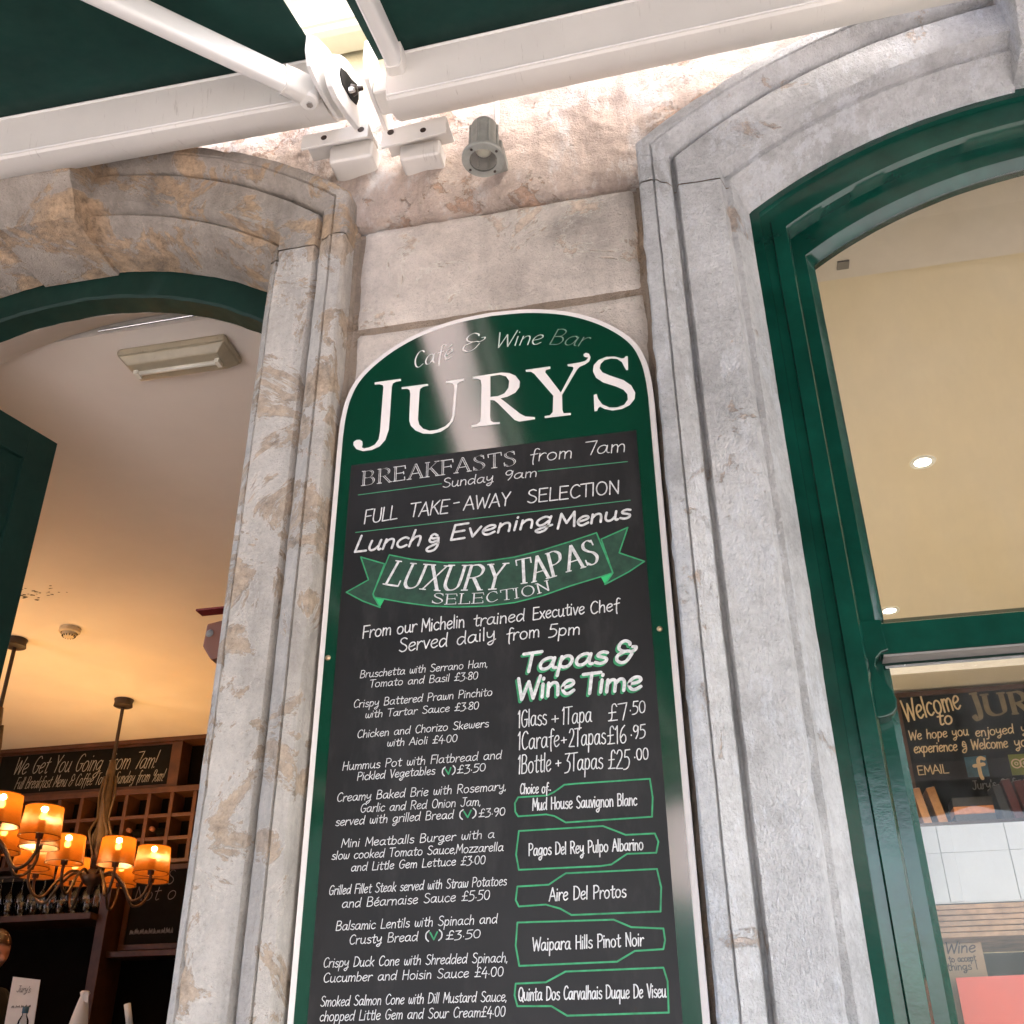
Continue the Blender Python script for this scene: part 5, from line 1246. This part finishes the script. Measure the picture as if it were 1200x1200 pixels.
wr(e, 'U', [(2.396, 3.674), (2.534, 3.677)], 0.136, .034, 0, 'gold_ink', 4.845, 'serif')
wr(e, 'R', [(2.554, 3.675), (2.662, 3.678)], 0.136, .034, 0, 'gold_ink', 4.845, 'serif')
wr(e, "Y'S", [(2.678, 3.675), (2.98, 3.678)], 0.135, .034, 0, 'gold_ink', 4.845, 'serif')
pt(MB().prism([(2.217, 3.426), (2.343, 3.429), (2.34, 3.301), (2.216, 3.303)], XZ, 4.8434, 4.8449), 'icon_square', M['fb'], e)
wr(e, 'f', [(2.26, 3.315), (2.319, 3.317)], 0.1, .022, 0, 'cream_ink', 4.8432)
pt(MB().prism([(2.469, 3.424), (2.587, 3.424), (2.577, 3.297), (2.467, 3.298)], XZ, 4.8434, 4.8449), 'icon_square', M['ta'], e)
mb = MB(); ribbon(mb, [Vector((2.505+.026*math.cos(k*math.pi/12), 3.367+.026*math.sin(k*math.pi/12))) for k in range(25)], .008, lambda x, z, l: (x, 4.8418-l, z)); ribbon(mb, [Vector((2.505+.009*math.cos(k*math.pi/8), 3.367+.009*math.sin(k*math.pi/8))) for k in range(17)], .006, lambda x, z, l: (x, 4.8418-l, z)); pt(mb, 'icon_ring', M['cream_ink'], e)
mb = MB(); ribbon(mb, [Vector((2.553+.026*math.cos(k*math.pi/12), 3.367+.026*math.sin(k*math.pi/12))) for k in range(25)], .008, lambda x, z, l: (x, 4.8418-l, z)); ribbon(mb, [Vector((2.553+.009*math.cos(k*math.pi/8), 3.367+.009*math.sin(k*math.pi/8))) for k in range(17)], .006, lambda x, z, l: (x, 4.8418-l, z)); pt(mb, 'icon_ring', M['cream_ink'], e)
sh_ = thing('book_shelf', (2.5, 4.75, 2.98), 'dark wooden shelf carrying books under the welcome chalkboard', 'shelf')
pt(MB().box(1.75, 3.6, 4.58, 4.9, 2.95, 2.99), 'board', M['iron'], sh_)
for x in (1.76, 3.58): pt(MB().box(x-.01, x+.01, 4.6, 4.9, 2.8, 2.949), 'bracket', M['iron'], sh_)
def book(x, w_, h, dpt, tilt, mt, label):
    b = thing('book', (x, 4.62, 2.991), label, 'book', 'books on the shelf')
    for nm, y0, mm, x0, x1 in (('cover', 0, mt, -w_/2, w_/2),):
        o = MB().box(x0, x1, 0, dpt, 0, h).build(nm, mm, b, bevel=.003)
        o.rotation_euler = (0, tilt, 0); o.location = (0, 0, abs(math.sin(tilt))*w_/2)
    o = MB().box(-w_/2+.004, w_/2-.004, .004, dpt-.004, h, h+.001).build('page_block', M['paper'], b); o.rotation_euler = (0, tilt, 0); o.location = (0, 0, abs(math.sin(tilt))*w_/2)
M['book_tan'] = paint('tan book cloth', (.3, .14, .05), .7, .25, 30); M['book_plum'] = paint('plum book cloth', (.09, .02, .025), .7, .2, 30)
M['book_red'] = paint('red book cloth', (.3, .03, .025), .7, .2, 30); M['book_black'] = paint('black book cloth', (.02, .02, .022), .7, .2, 30); M['book_or'] = paint('orange band book', (.42, .16, .06), .7, .2, 30)
book(1.90, .045, .21, .15, R_(-9), M['book_tan'], 'tan book leaning at the left end of the shelf')
book(1.985, .05, .21, .15, R_(-10), M['book_tan'], 'tan book leaning second from the left end of the shelf')
for k, (mm, hh2, lab) in enumerate(((M['book_black'], .04, 'black book at the bottom of the flat pile'), (M['book_or'], .045, 'orange book lying in the middle of the flat pile'), (M['book_black'], .05, 'black book on top of the flat pile'))):
    b = thing('book', (2.16, 4.6, 2.991+(0, .041, .087)[k]), lab, 'book', 'books on the shelf')
    MB().box(-.11, .11, 0, .16, 0, hh2).build('cover', mm, b, bevel=.003); MB().box(-.108, .108, -.0015, -.0005, .006, hh2-.006).build('page_block', mm, b)
for k, (mm, lab) in enumerate(((M['book_black'], 'black book leaning right beside the flat pile'), (M['book_plum'], 'plum book leaning next to the black one'), (M['book_plum'], 'second plum book leaning before the red one'), (M['book_red'], 'red spined book leaning on the plum books'))):
    book(2.34+k*.062, .048, (.2, .23, .22, .23)[k], .16, R_(-8), mm, lab)

# ---- display stand close behind the lower pane
e = thing('display_stand', (1.6, .36, .95), 'white panelled box on a stack of pale wood slats just behind the lower window pane', 'display')
for (x0, x1) in ((1.10, 1.2225), (1.223, 1.2475), (1.248, 1.3525), (1.353, 1.3775), (1.378, 1.5005), (1.501, 1.5255), (1.526, 1.70)):
    prd = .0 if x1-x0 > .05 else .003
    for (z0, z1) in ((1.938, 2.0315), (2.032, 2.084)):
        pt(MB().box(x0, x1, .352-prd, .354, z0, z1), 'panel_board', M['whitewood'], e, bevel=.0007)
pt(MB().box(1.08, 2.5, .3545, .60, 1.936, 2.086), 'box_core', M['whitewood'], e)
for k in range(6):
    z = 1.8725+k*.0103
    pt(MB().box(1.08, 2.5, .345+.002*(k % 2), .62, z, z+.0088), 'slat', M['wood_l'], e, bevel=.0016)
for x in (1.085, 2.47): pt(MB().box(x, x+.03, .56, .61, .951, 1.8715), 'leg', M['wood_l'], e)
pt(MB().box(1.08, 2.5, .34, .62, .951, .98), 'base_board', M['wood_l'], e)
pt(MB().box(1.10, 2.5, .612, .62, .981, 1.871), 'back_board', M['wall_in'], e)
k_ = thing('card_sign', (1.25, .42, .981), 'kraft card sign reading Wine under the wooden slats', 'sign')
pt(MB().box(1.185, 1.272, .40, .403, .982, 1.868), 'card', M['kraft'], k_)
wr(k_, 'Wine', [(1.202, 1.856-.006), (1.258, 1.857-.006)], .02, .0026, .25, 'ink', .40)
wr(k_, 'to accept', [(1.206, 1.834), (1.256, 1.835)], .0115, .0018, 0, 'ink', .40)
wr(k_, 'things I', [(1.2, 1.819), (1.256, 1.820)], .0135, .0018, 0, 'ink', .40)
r_ = thing('red_card', (1.3, .37, .981), 'salmon red card standing at the bottom of the window display', 'card')
pt(MB().prism([(1.203, .982), (1.46, .982), (1.46, 1.806), (1.205, 1.802)], XZ, .352, .356), 'sheet', M['salmon'], r_)
pt(MB().box(1.25, 1.45, .3565, .39, .982, 1.0), 'foot', M['salmon'], r_)
